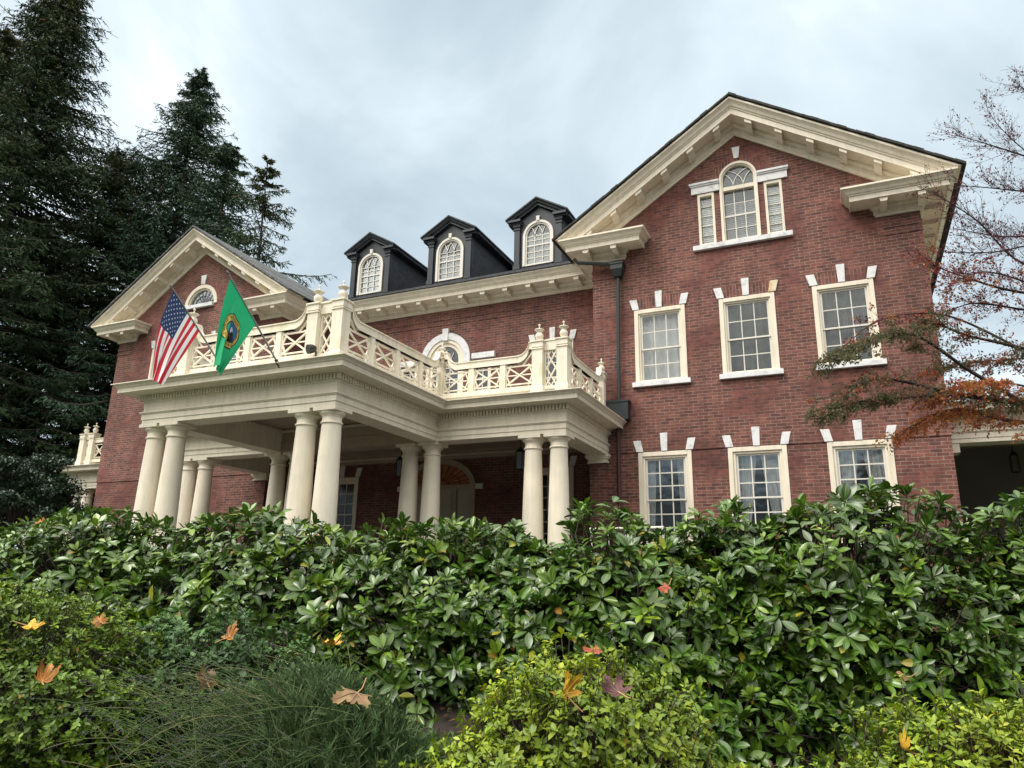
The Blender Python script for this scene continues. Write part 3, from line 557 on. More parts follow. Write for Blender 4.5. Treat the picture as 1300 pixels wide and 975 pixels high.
# dormers
for k in (-1, 0, 1):
    X = XH+2.8765*k; Y = 1.4457; Dm = empty('dormer', (X, Y, 6.6), H)
    b = MB(); zt = 7.95
    fr = [(X-.74, 6.50), (X+.74, 6.50), (X+.74, zt), (X, zt+.46), (X-.74, zt)]
    b.prism(fr, FR, Y, Y+.06)
    fo = b.build('dormer_front', M['navy'], Dm); cut(fo, [MB().prism(arch_poly(X, .86, 6.64, 7.51), FR, 1, 2)])
    for sx in (-1, 1):
        ck = MB(); a, c2 = sorted((X+sx*.74, X+sx*.68)); ck.add([(xx, yy, zz_) for xx in (a, c2) for yy, zz_ in ((Y+.062, 6.5), (Y+.062, zt+.05), (4.3, zt+.05), (4.3, 6.5))], [(0, 1, 2, 3), (7, 6, 5, 4), (0, 4, 5, 1), (1, 5, 6, 2), (2, 6, 7, 3), (3, 7, 4, 0)]); ck.build('cheek', M['slate'], Dm)
    for sx in (-1, 1):
        pl = MB(); a = X+sx*.645; pl.box(a-.085, a+.085, Y-.07, Y-.001, 6.62, zt-.10); pl.box(a-.105, a+.105, Y-.095, Y-.001, 6.52, 6.64); pl.box(a-.105, a+.105, Y-.09, Y-.001, zt-.20, zt-.16); pl.box(a-.115, a+.115, Y-.10, Y-.001, zt-.10, zt-.02)
        # short returns of the cornice over each pilaster
        a0, a1 = sorted((X+sx*.90, X+sx*.50)); pl.box(a0, a1, Y-.12, Y-.001, zt-.02, zt+.03); pl.box(a0-.0, a1+.0, Y-.19, Y-.001, zt+.03, zt+.10); pl.build('pilaster', M['navy'], Dm)
    pd = MB(); sl = .53/.905
    prf = [(-.14, -.02), (-.14, .10), (-.09, .10), (-.07, .16), (-.03, .17), (0, .20), (.03, .20), (.03, -.02)]
    pd.sweep(prf, [(X+.93, 8.592-.93*sl), (X, 8.592), (X-.93, 8.592-.93*sl)], lambda a, b_, o_: (a, Y-o_, b_)); pd.build('pediment', M['navy'], Dm)
    rf = MB()
    for sx in (-1, 1): rf.hexa([(X, Y-.22, 8.60), (X+sx*.96, Y-.22, 8.60-.96*sl), (X+sx*.96, 4.6, 8.60-.96*sl), (X, 4.6, 8.60)], [(X, Y-.22, 8.645), (X+sx*.96, Y-.22, 8.645-.96*sl), (X+sx*.96, 4.6, 8.645-.96*sl), (X, 4.6, 8.645)]); a0, a1 = sorted((X+sx*.93, X+sx*.742)); rf.box(a0, a1, Y-.001, 4.3, zt+.0, zt+.09)
    rf.build('dormer_roof', M['slate'], Dm)
    f = MB(); arched_frame(f, X, Y-.045, Y+.07, 6.60, 7.51, .467, .40); arched_frame(f, X, Y-.015, Y+.07, 6.60, 7.51, .3995, .355); f.box(X-.355, X+.355, Y-.03, Y+.07, 6.60, 6.65); f.prism([(X-.04, 7.955), (X+.04, 7.955), (X+.055, 8.10), (X-.055, 8.10)], FR, Y-.07, Y-.001)
    f.build('window_frame', M['white'], Dm)
    s_ = MB(); s_.box(X-.355, X+.355, Y+.005, Y+.04, 7.20, 7.24)
    for q_ in (1, 2): xx = X-.355+.71*q_/3; s_.box(xx-.011, xx+.011, Y+.012, Y+.035, 6.65, 7.51)
    for z_ in (6.84, 7.02, 7.38, 7.51): s_.box(X-.355, X+.355, Y+.014, Y+.033, z_-.010, z_+.010)
    tracery(s_, X, Y+.012, 7.51, .355); s_.build('sash', M['white'], Dm)
    MB().prism(arch_poly(X, .76, 6.62, 7.51), FR, Y+.042, Y+.046).build('pane', M['glassd'], Dm)
    cb = curtain_mesh(X, Y+.09, 6.62, 7.45 if k < 1 else 7.6, .72, 'slats' if k != 1 else 'full', 4+k); cb.build('shutter_blind', M['shutter'], Dm)
# downpipe and its hopper, and the lead-lined box on the porch roof
dp = MB(); dp.tube([(-3.95, -.40, 5.66), (-3.86, -.36, 5.56), (-3.05, -.16, 5.46), (-2.93, -.14, 5.44)], .045, 10); dp.tube([(-2.92, -.11, 5.15), (-2.955, -.11, 2.6), (-2.96, -.11, 1.9)], .042, 10); dp.build('downpipe', M['pipe'], H)
hp = MB(); hp.hexa([(-3.00, -.19, 5.12), (-2.84, -.19, 5.12), (-2.84, -.01, 5.12), (-3.00, -.01, 5.12)], [(-3.07, -.26, 5.30), (-2.77, -.26, 5.30), (-2.77, -.01, 5.30), (-3.07, -.01, 5.30)]); hp.box(-3.07, -2.77, -.26, -.01, 5.30, 5.42); hp.box(-3.09, -2.75, -.28, -.01, 5.42, 5.46); hp.build('hopper_head', M['pipe'], H)
bx_ = MB(); bx_.box(-3.25, -2.72, -.22, -.012, 1.56, 1.98); bx_.box(-3.27, -2.70, -.24, -.012, 1.98, 2.02); bx_.build('roof_outlet_box', M['navy'], H)
MB().tube([(-3.0, -.09, 1.5), (-3.0, -.09, GR)], .045, 10).build('lower_downpipe', M['redpipe'], H)
# ------------------------------------------------------------------ portico and porch
P1, P2, D1, D2, E0 = 2.368, 5.293, 6.255, 2.8055, 0
xA, xB, xC, xD = XH-P2, XH-P1, XH+P1, XH+P2
FL = GR+.02
ENT = [(-.46, .789), (0, .789), (0, .875), (.016, .875), (.016, .985), (.035, .985), (.035, .998), (.055, 1.005), (.055, 1.03), (.0, 1.032), (.0, 1.215), (.012, 1.22), (.025, 1.238), (.028, 1.25), (.028, 1.352), (.10, 1.365), (.115, 1.385), (.345, 1.385), (.345, 1.375), (.365, 1.375), (.365, 1.462), (.385, 1.47), (.40, 1.495), (.445, 1.525), (.465, 1.528), (.465, 1.544), (.0, 1.575), (-.46, 1.575)]
pathE = [(xA, -.001), (xA, -D2), (xB, -D2), (xB, -D1), (xC, -D1), (xC, -D2), (xD, -D2), (xD, -.001)]
pathE_ccw = pathE    # outward is to the left walking this way; flip below
en = MB(); en.sweep([(a, z) for a, z in ENT], pathE, lambda a, b, z_: (a, b, z_))
dn = MB()    # dentils
def dent(p, q, out, z0=1.256, z1=1.350, w=.042, g=.030, d=.062):
    p, q = np.array(p), np.array(q); L_ = np.linalg.norm(q-p); t = (q-p)/L_; n = np.array(out); x = w/2
    k = int((L_-w)/(w+g)); pitch = (L_-w)/k
    for i in range(k+1):
        c = p+t*(w/2+i*pitch); a = c-t*w/2+n*.02; b = c+t*w/2+n*.02; cc_ = b+n*d; dd = a+n*d
        dn.hexa([(*a, z0), (*b, z0), (*cc_, z0), (*dd, z0)], [(*a, z1), (*b, z1), (*cc_, z1), (*dd, z1)])
dent((xB-.08, -D1), (xC+.08, -D1), (0, -1)); dent((xC, -D1-.04), (xC, -D2-.1), (1, 0)); dent((xC+.1, -D2), (xD+.08, -D2), (0, -1)); dent((xD, -D2-.04), (xD, -.02), (1, 0))
dent((xA-.08, -D2), (xB-.1, -D2), (0, -1)); dent((xB, -D2-.1), (xB, -D1-.04), (-1, 0))
# dentils of the ceiling cornice inside the portico
def dent_in(p, q, out): dent(p, q, out, 1.235, 1.285, .035, .025, .05)
dent_in((xB+.5, -D2-.02), (xC-.5, -D2-.02), (0, -1)); dent_in((xC-.46, -D1+.5), (xC-.46, -D2-.1), (-1, 0)); dent_in((xB+.46, -D1+.5), (xB+.46, -D2-.1), (1, 0))
dent_in((xB+.5, -D1+.46), (xC-.5, -D1+.46), (0, 1)); dent_in((xD-.46, -D2+.5), (xD-.46, 1.2), (-1, 0)); dent_in((xA+.5, 1.28), (xD-.5, 1.28), (0, -1))
en.add(dn.v, dn.f); en.build('entablature', M['cream'], H)
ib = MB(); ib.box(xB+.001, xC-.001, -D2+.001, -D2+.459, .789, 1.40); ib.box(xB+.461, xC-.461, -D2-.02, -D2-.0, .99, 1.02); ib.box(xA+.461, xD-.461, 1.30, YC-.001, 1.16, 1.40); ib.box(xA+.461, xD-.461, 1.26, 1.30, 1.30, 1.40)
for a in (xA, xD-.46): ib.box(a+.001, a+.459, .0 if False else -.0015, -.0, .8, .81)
ib.build('inner_beam', M['cream_shaded'], H)
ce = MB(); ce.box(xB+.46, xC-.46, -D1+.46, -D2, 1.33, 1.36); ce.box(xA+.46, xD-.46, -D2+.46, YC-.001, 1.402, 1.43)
ce.box(mx_(-WW)+.001, xA+.46, .0, YC-.001, 1.404, 1.43); ce.box(xD-.46, -WW-.001, .001, YC-.001, 1.404, 1.43); ce.build('ceiling', M['cream_shaded'], H)
dk = MB(); dk.box(xB+.459, xC-.459, -D1+.459, -D2+.46, 1.50, 1.57); dk.box(xA+.459, xD-.459, -D2+.461, YC-.001, 1.50, 1.57); dk.build('roof_deck', M['lead'], H)
fl = MB(); fl.box(xA-.2, xD+.2, -D2-.35, YC-.001, GR-.05, GR+.18); fl.build('porch_floor', M['stone'], H)
# capitals' abaci sit on the columns
def column(x, y, z0=FL, zt=.787, r=.222, rn=.172):
    c = MB(); h = zt-z0; pts = [(r*1.35, 0), (r*1.35, .10), (r*1.28, .12), (r*1.30, .17), (r*1.22, .21), (r*1.08, .23), (r*1.04, .26)]
    for k in range(13):
        t = k/12; pts.append((r-(r-rn)*(t**1.7), .28+t*(h-.28-.30)))
    z = h-.30; pts += [(rn, z+.02), (rn+.022, z+.03), (rn+.026, z+.042), (rn+.022, z+.055), (rn+.002, z+.062), (rn, z+.14), (rn+.01, z+.15), (rn+.012, z+.165), (rn+.03, z+.175), (rn+.055, z+.205), (rn+.062, z+.225), (rn+.055, z+.235)]
    c.lathe((x, y, z0), pts, 32); o_ = c.build('column', M['cream'], H)
    s = rn+.072; MB().box(x-s, x+s, y-s, y+s, zt-.066, zt-.0).build('abacus', M['cream'], o_, bevel=.006); MB().box(x-r*1.4, x+r*1.4, y-r*1.4, y+r*1.4, z0-.15, z0-.001).build('plinth', M['cream'], o_, bevel=.006)
cf = -D1+.235; cb_ = -D2+.235
for x in (-10.74, -10.18, -6.985, -6.425): column(x, cf)
for x in (-10.70, -10.14, -6.985, -6.425, -4.055, -3.50, -13.63, -13.07): column(x, cb_)
# capped brick piers where the porch meets the wings
for sx in (-1, 1):
    x0 = XH+sx*(P2-.23); q = MB(); q.box(x0-.23, x0+.23, -.10, -.001, .60, .787); q.box(x0-.27, x0+.27, -.14, -.001, .70, .74); q.box(x0-.29, x0+.29, -.16, -.001, .74, .786); q.box(x0-.25, x0+.25, -.12, -.001, .60, .63); q.build('pilaster_capital', M['cream'], H)
    MB().box(x0-.20, x0+.20, -.07, .018, GR, .599).build('brick_pilaster', M['brick'], H)
# front door under its elliptical arch
F = empty('front_door', (XH, YC, GR+.18), H)
f = MB(); f.strip([(XH-1.13, GR+.18)]+arc(XH, .40, 1.13, .80, 180, 0, 30)+[(XH+1.13, GR+.18)], [(XH-.98, GR+.18)]+arc(XH, .40, .98, .64, 180, 0, 30)+[(XH+.98, GR+.18)], FR, YC-.06, YC+.12)
f.box(XH-.98, XH+.98, YC+.0, YC+.12, .36, .47); f.box(XH-.52, XH-.44, YC+.02, YC+.12, GR+.18, .36); f.box(XH+.44, XH+.52, YC+.02, YC+.12, GR+.18, .36); f.build('door_surround', M['cream_shaded'], F)
d_ = MB(); d_.box(XH-.44, XH+.44, YC+.06, YC+.1, GR+.18, .36)
for zz_ in ((-1.9, -1.3), (-1.2, -.4), (-.3, .25)):
    for sx in (-1, 1): d_.box(XH+sx*.22-.14, XH+sx*.22+.14, YC+.045, YC+.06, *zz_)
for sx in (-1, 1): d_.box(XH+sx*.75-.22, XH+sx*.75+.22, YC+.07, YC+.1, GR+.18, .36)
d_.build('door_leaf', M['door'], F)
fn = MB(); fn.prism(arc(XH, .475, .97, .56, 0, 180, 24), FR, YC+.09, YC+.1); fn.build('fanlight', M['wood'], F)
fb = MB()
for a in range(15, 180, 15):
    ca, sa = math.cos(R(a)), math.sin(R(a)); fb.prism([(XH+.2*ca-.012*sa, .475+.14*sa+.012*ca), (XH+.97*ca-.012*sa, .475+.56*sa+.012*ca), (XH+.97*ca+.012*sa, .475+.56*sa-.012*ca), (XH+.2*ca+.012*sa, .475+.14*sa-.012*ca)], FR, YC+.07, YC+.089)
for k_ in (.25, .62): fb.strip(arc(XH, .475, .97*k_+.012, .56*k_+.012, 180, 0, 20), arc(XH, .475, .97*k_-.012, .56*k_-.012, 180, 0, 20), FR, YC+.068, YC+.088)
fb.build('glazing_bars', mat('dark_wood', (.12, .045, .02), .5), F)
for sx in (-1, 1): a, b = sorted((XH+sx*1.135, XH+sx*1.35)); MB().box(a, b, YC-.05, YC+.02, .33, .47).build('impost_stone', M['marble'], F)
# balustrade on the roof
ZD, ZT = 1.56, 2.77
def pier(x, y, zt=ZT, w=.235, fin=1.0):
    b = MB(); h = w/2
    b.box(x-h-.022, x+h+.022, y-h-.022, y+h+.022, ZD-.02, ZD+.20); b.hexa([(x-h-.022, y-h-.022, ZD+.20), (x+h+.022, y-h-.022, ZD+.20), (x+h+.022, y+h+.022, ZD+.20), (x-h-.022, y+h+.022, ZD+.20)], [(x-h, y-h, ZD+.245), (x+h, y-h, ZD+.245), (x+h, y+h, ZD+.245), (x-h, y+h, ZD+.245)])
    b.box(x-h, x+h, y-h, y+h, ZD+.245, zt-.19)
    b.box(x-h-.02, x+h+.02, y-h-.02, y+h+.02, zt-.19, zt-.165); b.box(x-h+.004, x+h-.004, y-h+.004, y+h-.004, zt-.165, zt-.145); b.box(x-h-.012, x+h+.012, y-h-.012, y+h+.012, zt-.145, zt-.03); b.box(x-h-.035, x+h+.035, y-h-.035, y+h+.035, zt-.03, zt)
    b.build('balustrade_pier', M['pier'], H, bevel=.004)
    k = fin; pr = [(.055, 0), (.06, .012), (.045, .022), (.05, .035), (.085, .07), (.102, .115), (.098, .155), (.072, .185), (.062, .205), (.068, .225), (.105, .25), (.122, .262), (.118, .272), (.06, .285), (.022, .30), (.012, .325), (.012, .345), (.026, .355), (.030, .372), (.022, .39), (.004, .40)]
    MB().lathe((x, y, zt), [(r_*k*.86, z_*k) for r_, z_ in pr], 20).build('urn_finial', M['pier'], H)
def balus(p, q, n, sa, sb, z0=1.84, zt=2.35, cap=.14):
    # railing from p to q; sa/sb: rail sweeps up to the pier at that end; n panels
    p, q = np.array(p), np.array(q); L_ = np.linalg.norm(q-p); t = (q-p)/L_; nn = np.array([-t[1], t[0]]); b = MB()
    fn = lambda a, z, d: (p[0]+t[0]*a+nn[0]*d, p[1]+t[1]*a+nn[1]*d, z)
    def bar(a0, z0_, a1, z1_, w=.03, d=.018):
        v = np.array([a1-a0, z1_-z0_]); m = np.array([-v[1], v[0]])/np.linalg.norm(v)*w/2
        b.prism([(a0-m[0], z0_-m[1]), (a1-m[0], z1_-m[1]), (a1+m[0], z1_+m[1]), (a0+m[0], z0_+m[1])], fn, -d, d)
    up_ = .27; rc = .27
    def top(a):      # underside of the rail
        z = zt
        if sa and a < .10+rc: u = max(0, a-.10)/rc; z = zt+up_*(1-math.sqrt(max(0, 1-(1-u)**2))) if a > .10 else zt+up_
        if sb and L_-a < .10+rc: u = max(0, L_-a-.10)/rc; z = zt+up_*(1-math.sqrt(max(0, 1-(1-u)**2))) if L_-a > .10 else zt+up_
        return z
    xs = sorted(set([0, .0999, .1001, L_-.1001, L_-.0999, L_]+[L_*i/60 for i in range(61)]+[.1+rc*i/14 for i in range(15)]+[L_-.1-rc*i/14 for i in range(15)])); xs = [a for a in xs if 0 <= a <= L_]
    lo = [(a, top(a)) for a in xs]; hi = [(a, top(a)+cap) for a in xs]; b.strip(hi, lo, fn, -.045, .045)
    hi2 = [(a, z+.022) for a, z in hi]; b.strip(hi2, hi, fn, -.065, .065); b.strip([(a, z+.022) for a, z in lo], lo, fn, -.055, .055)
    b.box if 0 else None
    b.prism([(0, z0-.085), (L_, z0-.085), (L_, z0), (0, z0)], fn, -.045, .045); b.prism([(0, z0-.11), (L_, z0-.11), (L_, z0-.088), (0, z0-.088)], fn, -.06, .06)
    pw = .12; cell = (L_-(n-1)*pw)/n
    for k in range(n):
        a0 = k*(cell+pw); a1 = a0+cell
        if k < n-1: b.prism([(a1, z0), (a1+pw, z0), (a1+pw, zt), (a1, zt)], fn, -.04, .04)
        zb, z1_ = z0+.0, zt; zm = (zb+z1_)/2; e_ = .035; ins = cell*.16
        bar(a0+e_*.4, zb, a0+e_*.4, z1_, .028, .016); bar(a1-e_*.4, zb, a1-e_*.4, z1_, .028, .016)
        bar(a0+ins*.3, zb+.055, a1-ins*.3, z1_-.055, .032, .017); bar(a0+ins*.3, z1_-.055, a1-ins*.3, zb+.055, .032, .014)
        bar(a0+.03, zb+.06, a1-.03, zb+.06, .028, .016); bar(a0+.03, z1_-.06, a1-.03, z1_-.06, .028, .016)
        bar(a0+.02, zm, a0+cell*.40, zm, .024, .013); bar(a1-cell*.40, zm, a1-.02, zm, .024, .013)
        for aa, sg in ((a0, 1), (a1, -1)):
            bar(aa+sg*ins*1.15, z1_-.03, aa+sg*.02, zm, .028, .012); bar(aa+sg*.02, zm, aa+sg*ins*1.15, zb+.03, .028, .015)
            if (sg == 1 and k == 0 and sa) or (sg == -1 and k == n-1 and sb): bar(aa+sg*.03, z1_+.22, aa+sg*ins*2.4, z1_-.05, .028, .014)
    b.build('balustrade', M['pier'], H)
def tallpanel(p, q, z0=1.80, zt=2.56):
    p, q = np.array(p), np.array(q); L_ = np.linalg.norm(q-p); t = (q-p)/L_; nn = np.array([-t[1], t[0]]); b = MB()
    fn = lambda a, z, d: (p[0]+t[0]*a+nn[0]*d, p[1]+t[1]*a+nn[1]*d, z)
    def bar(a0, z0_, a1, z1_, w=.026, d=.016):
        v = np.array([a1-a0, z1_-z0_]); m = np.array([-v[1], v[0]])/np.linalg.norm(v)*w/2
        b.prism([(a0-m[0], z0_-m[1]), (a1-m[0], z1_-m[1]), (a1+m[0], z1_+m[1]), (a0+m[0], z0_+m[1])], fn, -d, d)
    b.prism([(0, zt), (L_, zt), (L_, ZT-.01), (0, ZT-.01)], fn, -.045, .045); b.strip([(0, ZT+.012), (L_*.5, ZT+.03), (L_, ZT+.012)], [(0, ZT-.012), (L_*.5, ZT-.012), (L_, ZT-.012)], fn, -.062, .062)
    b.prism([(0, z0-.07), (L_, z0-.07), (L_, z0), (0, z0)], fn, -.045, .045)
    bar(.02, z0, .02, zt); bar(L_-.02, z0, L_-.02, zt); zm = (z0+zt)/2; h = zt-z0
    bar(.03, z0, L_-.03, zm+h*.06, .028, .017); bar(L_-.03, z0, .03, zm+h*.06, .028, .013); bar(.03, zm-h*.06, L_-.03, zt, .028, .017); bar(L_-.03, zm-h*.06, .03, zt, .028, .013)
    bar(L_/2, z0, L_/2-.10, z0+.16, .022, .011); bar(L_/2, z0, L_/2+.10, z0+.16, .022, .011); bar(L_/2, zt, L_/2-.10, zt-.16, .022, .011); bar(L_/2, zt, L_/2+.10, zt-.16, .022, .011)
    b.build('balustrade', M['pier'], H)
yf = -6.13; yb = -2.69
xo, xi = -6.33, -6.89; lo_, li_ = -10.62, -10.06
for x in (xo, xi, lo_, li_): pier(x, yf)
tallpanel((xi+.12, yf), (xo-.12, yf)); tallpanel((lo_+.12, yf), (li_-.12, yf))
balus((li_+.12, yf), (xi-.12, yf), 4, True, True)
pier(-6.235, yb, ZT-.10, .15, .85); pier(mx_(-6.235), yb, ZT-.10, .15, .85)
balus((-6.30, yf+.12), (-6.235, yb-.08), 4, True, True); balus((mx_(-6.30)-.1, yf+.12), (mx_(-6.235), yb-.08), 4, True, True)
for f_ in (lambda x: x, mx_):
    px1, px2 = f_(-3.90), f_(-3.355); pier(px1, yb); pier(px2, yb)
    a, b = sorted((px1, px2)); tallpanel((a+.12, yb), (b-.12, yb))
    a, b = sorted((f_(-6.16), f_(-4.02))); balus((a, yb), (b, yb), 3, True, True)
    xe = f_(-3.32); balus((xe, yb+.12), (xe, -.37), 3, True, True); pier(xe, -.28, ZT-.08, .15, .9)
# side porches at the east and west ends
def side_porch(x0, x1, yfr, name):
    S = empty(name, (x0, yfr, GR), H); s = 1 if x1 > x0 else -1
    b = MB(); pth = [(x0, yfr), (x1, yfr), (x1, yfr+4.5)] if s > 0 else [(x1, yfr+4.5), (x1, yfr), (x0, yfr)]
    ENT2 = [(a_, z_) for a_, z_ in ENT]
    b.sweep(ENT2, pth, lambda a, b_, z_: (a, b_, z_))
    r = MB(); a, c = sorted((x0+s*.02, x1-s*.3)); r.box(a, c, yfr+.3, yfr+4.4, 1.36, 1.42); r.build('ceiling', M['cream_shaded'], S)
    n_ = MB(); 
    global dn
    keep = dn; dn = MB(); a, c = sorted((x0, x1)); dent((a, yfr), (c, yfr), (0, -1)); b.add(dn.v, dn.f); b.build('entablature', M['cream'], S); dn = keep
    return S
E1 = side_porch(WW+.001, 8.6, .80, 'east_porch'); W1 = side_porch(mx_(WW)-.001, -23.4, .86, 'west_porch')
for x in (8.2, 7.65): column(x, 1.05)
for x in (-23.15, -22.6): column(x, 1.10)
MB().box(WW+.02, WW+.2, .82, 1.2, .60, .787).build('pilaster_capital', M['cream'], H)
MB().box(WW, 9.0, 5.0, 5.3, GR, 1.36).build('porch_rear_wall', mat('grey_porch_wall', (.17, .155, .15), .9), H)
MB().box(-24, mx_(WW), 5.0, 5.3, GR, 1.36).build('porch_rear_wall', M['brick'], H)
for x in (-23.1, -22.62): pier(x, 1.0)
tallpanel((-22.98, 1.0), (-22.74, 1.0)); balus((-22.50, 1.0), (mx_(WW)-.01, 1.0), 3, False, False, zt=2.42); pier(-23.1, 4.9); pier(-22.62, 4.9)

# ------------------------------------------------------------------ lanterns, light, railing
def lantern(x, y, z, zc, label, s=1.0, big=False, kind='porch'):
    T = empty('pendant_lantern', (x, y, z)); setp(T, label, 'lantern', 'lanterns hanging under the porches')
    w = .075*s; h = .40*s
    b = MB(); b.box(x-w, x+w, y-w, y+w, z, z+.02)
    for a in (-1, 1):
        for c in (-1, 1): b.box(x+a*w-.009, x+a*w+.009, y+c*w-.009, y+c*w+.009, z+.02, z+h)
    b.box(x-w-.012, x+w+.012, y-w-.012, y+w+.012, z+h, z+h+.025)
    b.hexa([(x-w, y-w, z+h+.025), (x+w, y-w, z+h+.025), (x+w, y+w, z+h+.025), (x-w, y+w, z+h+.025)], [(x-.02, y-.02, z+h+.12), (x+.02, y-.02, z+h+.12), (x+.02, y+.02, z+h+.12), (x-.02, y+.02, z+h+.12)])
    b.tube([(x, y, z), (x, y, z-.04)], [.012, .004], 6); b.build('lantern_frame', M['black'], T)
    MB().tube([(x, y, z+h+.10), (x, y, zc)], .009, 6).build('chain', M['black'], T)
    g_ = MB(); g_.box(x-w+.006, x+w-.006, y-w+.006, y+w-.006, z+.022, z+h-.002); g_.build('lantern_glass', mat('frosted_glass', (.22, .25, .30), .3) if kind == 'porch' else M['glassd'], T)
lantern(-5.045, -1.0, .385, 1.402, 'black box lantern with pale glass hanging just left of the right porch columns', 1.0)
lantern(-8.33, -.9, .375, 1.402, 'black box lantern hanging beside the column pair left of the front door', 1.0)
p_ = at(1290, 600, 17.2); lantern(p_[0], p_[1], p_[2], 1.36, 'largest black lantern in the side porch, nearest the right edge of the photo', 1.0, kind='east')
p_ = at(1255, 612, 18.6); lantern(p_[0], p_[1], p_[2]-.1, 1.36, 'middle one of the three black lanterns in the right side porch', .9, kind='east')
p_ = at(1228, 622, 19.8); lantern(p_[0], p_[1], p_[2]-.1, 1.36, 'smallest farthest black lantern in the right side porch, next to the brick corner', .9, kind='east')
T = empty('floodlight', (-6.68, -6.36, 1.6)); setp(T, 'small round black floodlight on the portico edge between the two corner piers', 'lamp')
b = MB(); v0 = np.array([-6.70, -6.30, 1.86]); v1 = v0+np.array([-.06, -.13, -.05]); b.tube([v0, v0+(v1-v0)*.3, v0+(v1-v0)*.6, v1], [.045, .075, .085, .088], 14); b.build('lamp_head', M['black'], T); MB().tube([(-6.68, -6.30, 1.59), (-6.68, -6.30, 1.80)], .016, 8).tube([(-6.68, -6.30, 1.56), (-6.68, -6.30, 1.6)], .05, 10).build('bracket', M['black'], T)
T = empty('handrail', (-2.3, -4.5, GR)); setp(T, 'white metal handrail showing above the hedge in front of the left ground floor window', 'railing')
b = MB(); b.tube([(-2.62, -3.3, -1.13), (-1.25, -3.45, -1.13)], .022, 8); b.build('top_rail', M['white'], T); b = MB(); b.tube([(-2.62, -3.3, -2.05), (-1.25, -3.45, -2.05)], .015, 8); b.build('bottom_rail', M['white'], T)
for k in range(5): x = -2.6+.335*k; yy_ = -3.3-.15*(x+2.62)/1.37; MB().tube([(x, yy_, -2.3), (x, yy_, -1.145)], .024 if k % 2 == 0 else .012, 8).build('post', M['white'], T)

# ------------------------------------------------------------------ flags
def fabric(name, col):
    m = mat(name, col, .75); t = m.node_tree; P_ = t.nodes['Principled BSDF']; tb = t.nodes.new('ShaderNodeBsdfTranslucent'); tb.inputs[0].default_value = (*col, 1)
    mx = t.nodes.new('ShaderNodeMixShader'); mx.inputs[0].default_value = .3; t.links.new(P_.outputs[0], mx.inputs[1]); t.links.new(tb.outputs[0], mx.inputs[2]); t.links.new(mx.outputs[0], t.nodes['Material Output'].inputs[0]); return m
fr_, fw_, fb_, fg_ = fabric('flag_red', (.56, .02, .04)), fabric('flag_white', (.80, .80, .82)), fabric('flag_blue', (.022, .045, .14)), fabric('flag_green', (.012, .40, .17))
fy_, fk_, fs_ = fabric('seal_gold', (.72, .50, .10)), fabric('seal_black', (.02, .02, .02)), fabric('seal_blue', (.03, .16, .38))
silver = mat('aluminium_pole', (.32, .32, .33), .35); silver.node_tree.nodes['Principled BSDF'].inputs['Metallic'].default_value = .8
def pole(T, base, tip):
    base, tip = np.array(base), np.array(tip); MB().tube([base, tip], [.018, .014], 10).build('flag_pole', silver, T)
    d = (tip-base)/np.linalg.norm(tip-base); MB().tube([tip, tip+d*.012, tip+d*.03, tip+d*.055, tip+d*.07], [.010, .018, .023, .017, .005], 10).build('pole_ball', M['lead'], T)
    MB().tube([base-d*.02, base+d*.14], .03, 10).build('pole_socket', M['black'], T)
def cloth(T0, H0, E0_, E1_, sag, foldA, nf, ph, crease):
    T0, H0, E0_, E1_ = map(np.array, (T0, H0, E0_, E1_))
    view = np.array([.55, -.83, 0.]); side = np.array([.83, .55, 0.])
    def S(h, f):
        a = T0+(H0-T0)*h; hh = h; b = E0_+(E1_-E0_)*(hh**1.0)
        p = a+(b-a)*f
        p = p+side*sag*math.sin(PI*f)*(1-h)*-1
        amp = foldA*(f**.8)*(.35+.65*math.sin(PI*min(1, max(0, h))))
        p = p+view*amp*math.sin(2*PI*nf*h+ph+.9*f)+side*amp*.55*math.sin(4*PI*nf*h+ph*1.7+1.2*f)
        k = crease(h, f); p = p+side*k[0]+view*k[1]
        return p
    return S
def surf(S, nh, nf, h0=0, h1=1, f0=0, f1=1, off=0.0, mats=None, mi=None):
    b = MB(); vs = []
    for i in range(nh+1):
        for j in range(nf+1): vs.append(S(h0+(h1-h0)*i/nh, f0+(f1-f0)*j/nf))
    for i in range(nh):
        for j in range(nf): b.cm = mi(i, j) if mi else 0; b.add([], [(i*(nf+1)+j, i*(nf+1)+j+1, (i+1)*(nf+1)+j+1, (i+1)*(nf+1)+j)])
    b.v = vs; b.smooth = True; return b
def decal(S, polys, off=.004):
    # both faces of the cloth carry the mark
    b = MB()
    def nrm(h, f): e = .004; a = (S(h+e, f)-S(h-e, f)); c = (S(h, f+e)-S(h, f-e)); n_ = np.cross(a, c); return n_/(np.linalg.norm(n_)+1e-12)
    for pl in polys:
        for sg in (-1, 1):
            b.add([S(h, f)+sg*off*nrm(h, f) for h, f in pl], [tuple(range(len(pl)))] if sg > 0 else [tuple(range(len(pl)-1, -1, -1))])
    return b
bU, tU = (-8.63, -6.28, 1.42), (-8.63, -7.86, 2.715); dU = (np.array(bU)-np.array(tU)); dU /= np.linalg.norm(dU)
T = empty('american_flag', bU); setp(T, 'stars and stripes flag in red, white and blue drooping from the left pole', 'flag')
pole(T, bU, tU); t0 = np.array(tU)+dU*.05
_, = [0]
eU0 = at(194, 480, float((t0-CAM)@FW)+.05); eU1 = at(206, 489, float((t0-CAM)@FW)+.0)
def crU(h, f): g_ = math.exp(-((h-.38)/.10)**2)*f; return (-.03*g_, .10*g_)
hU = at(253.5, 420, float((np.array([-8.63, -7.16, 2.14])-CAM)@FW))
SU = cloth(t0, hU, eU0, eU1, .10, .065, 1.6, .4, crU)
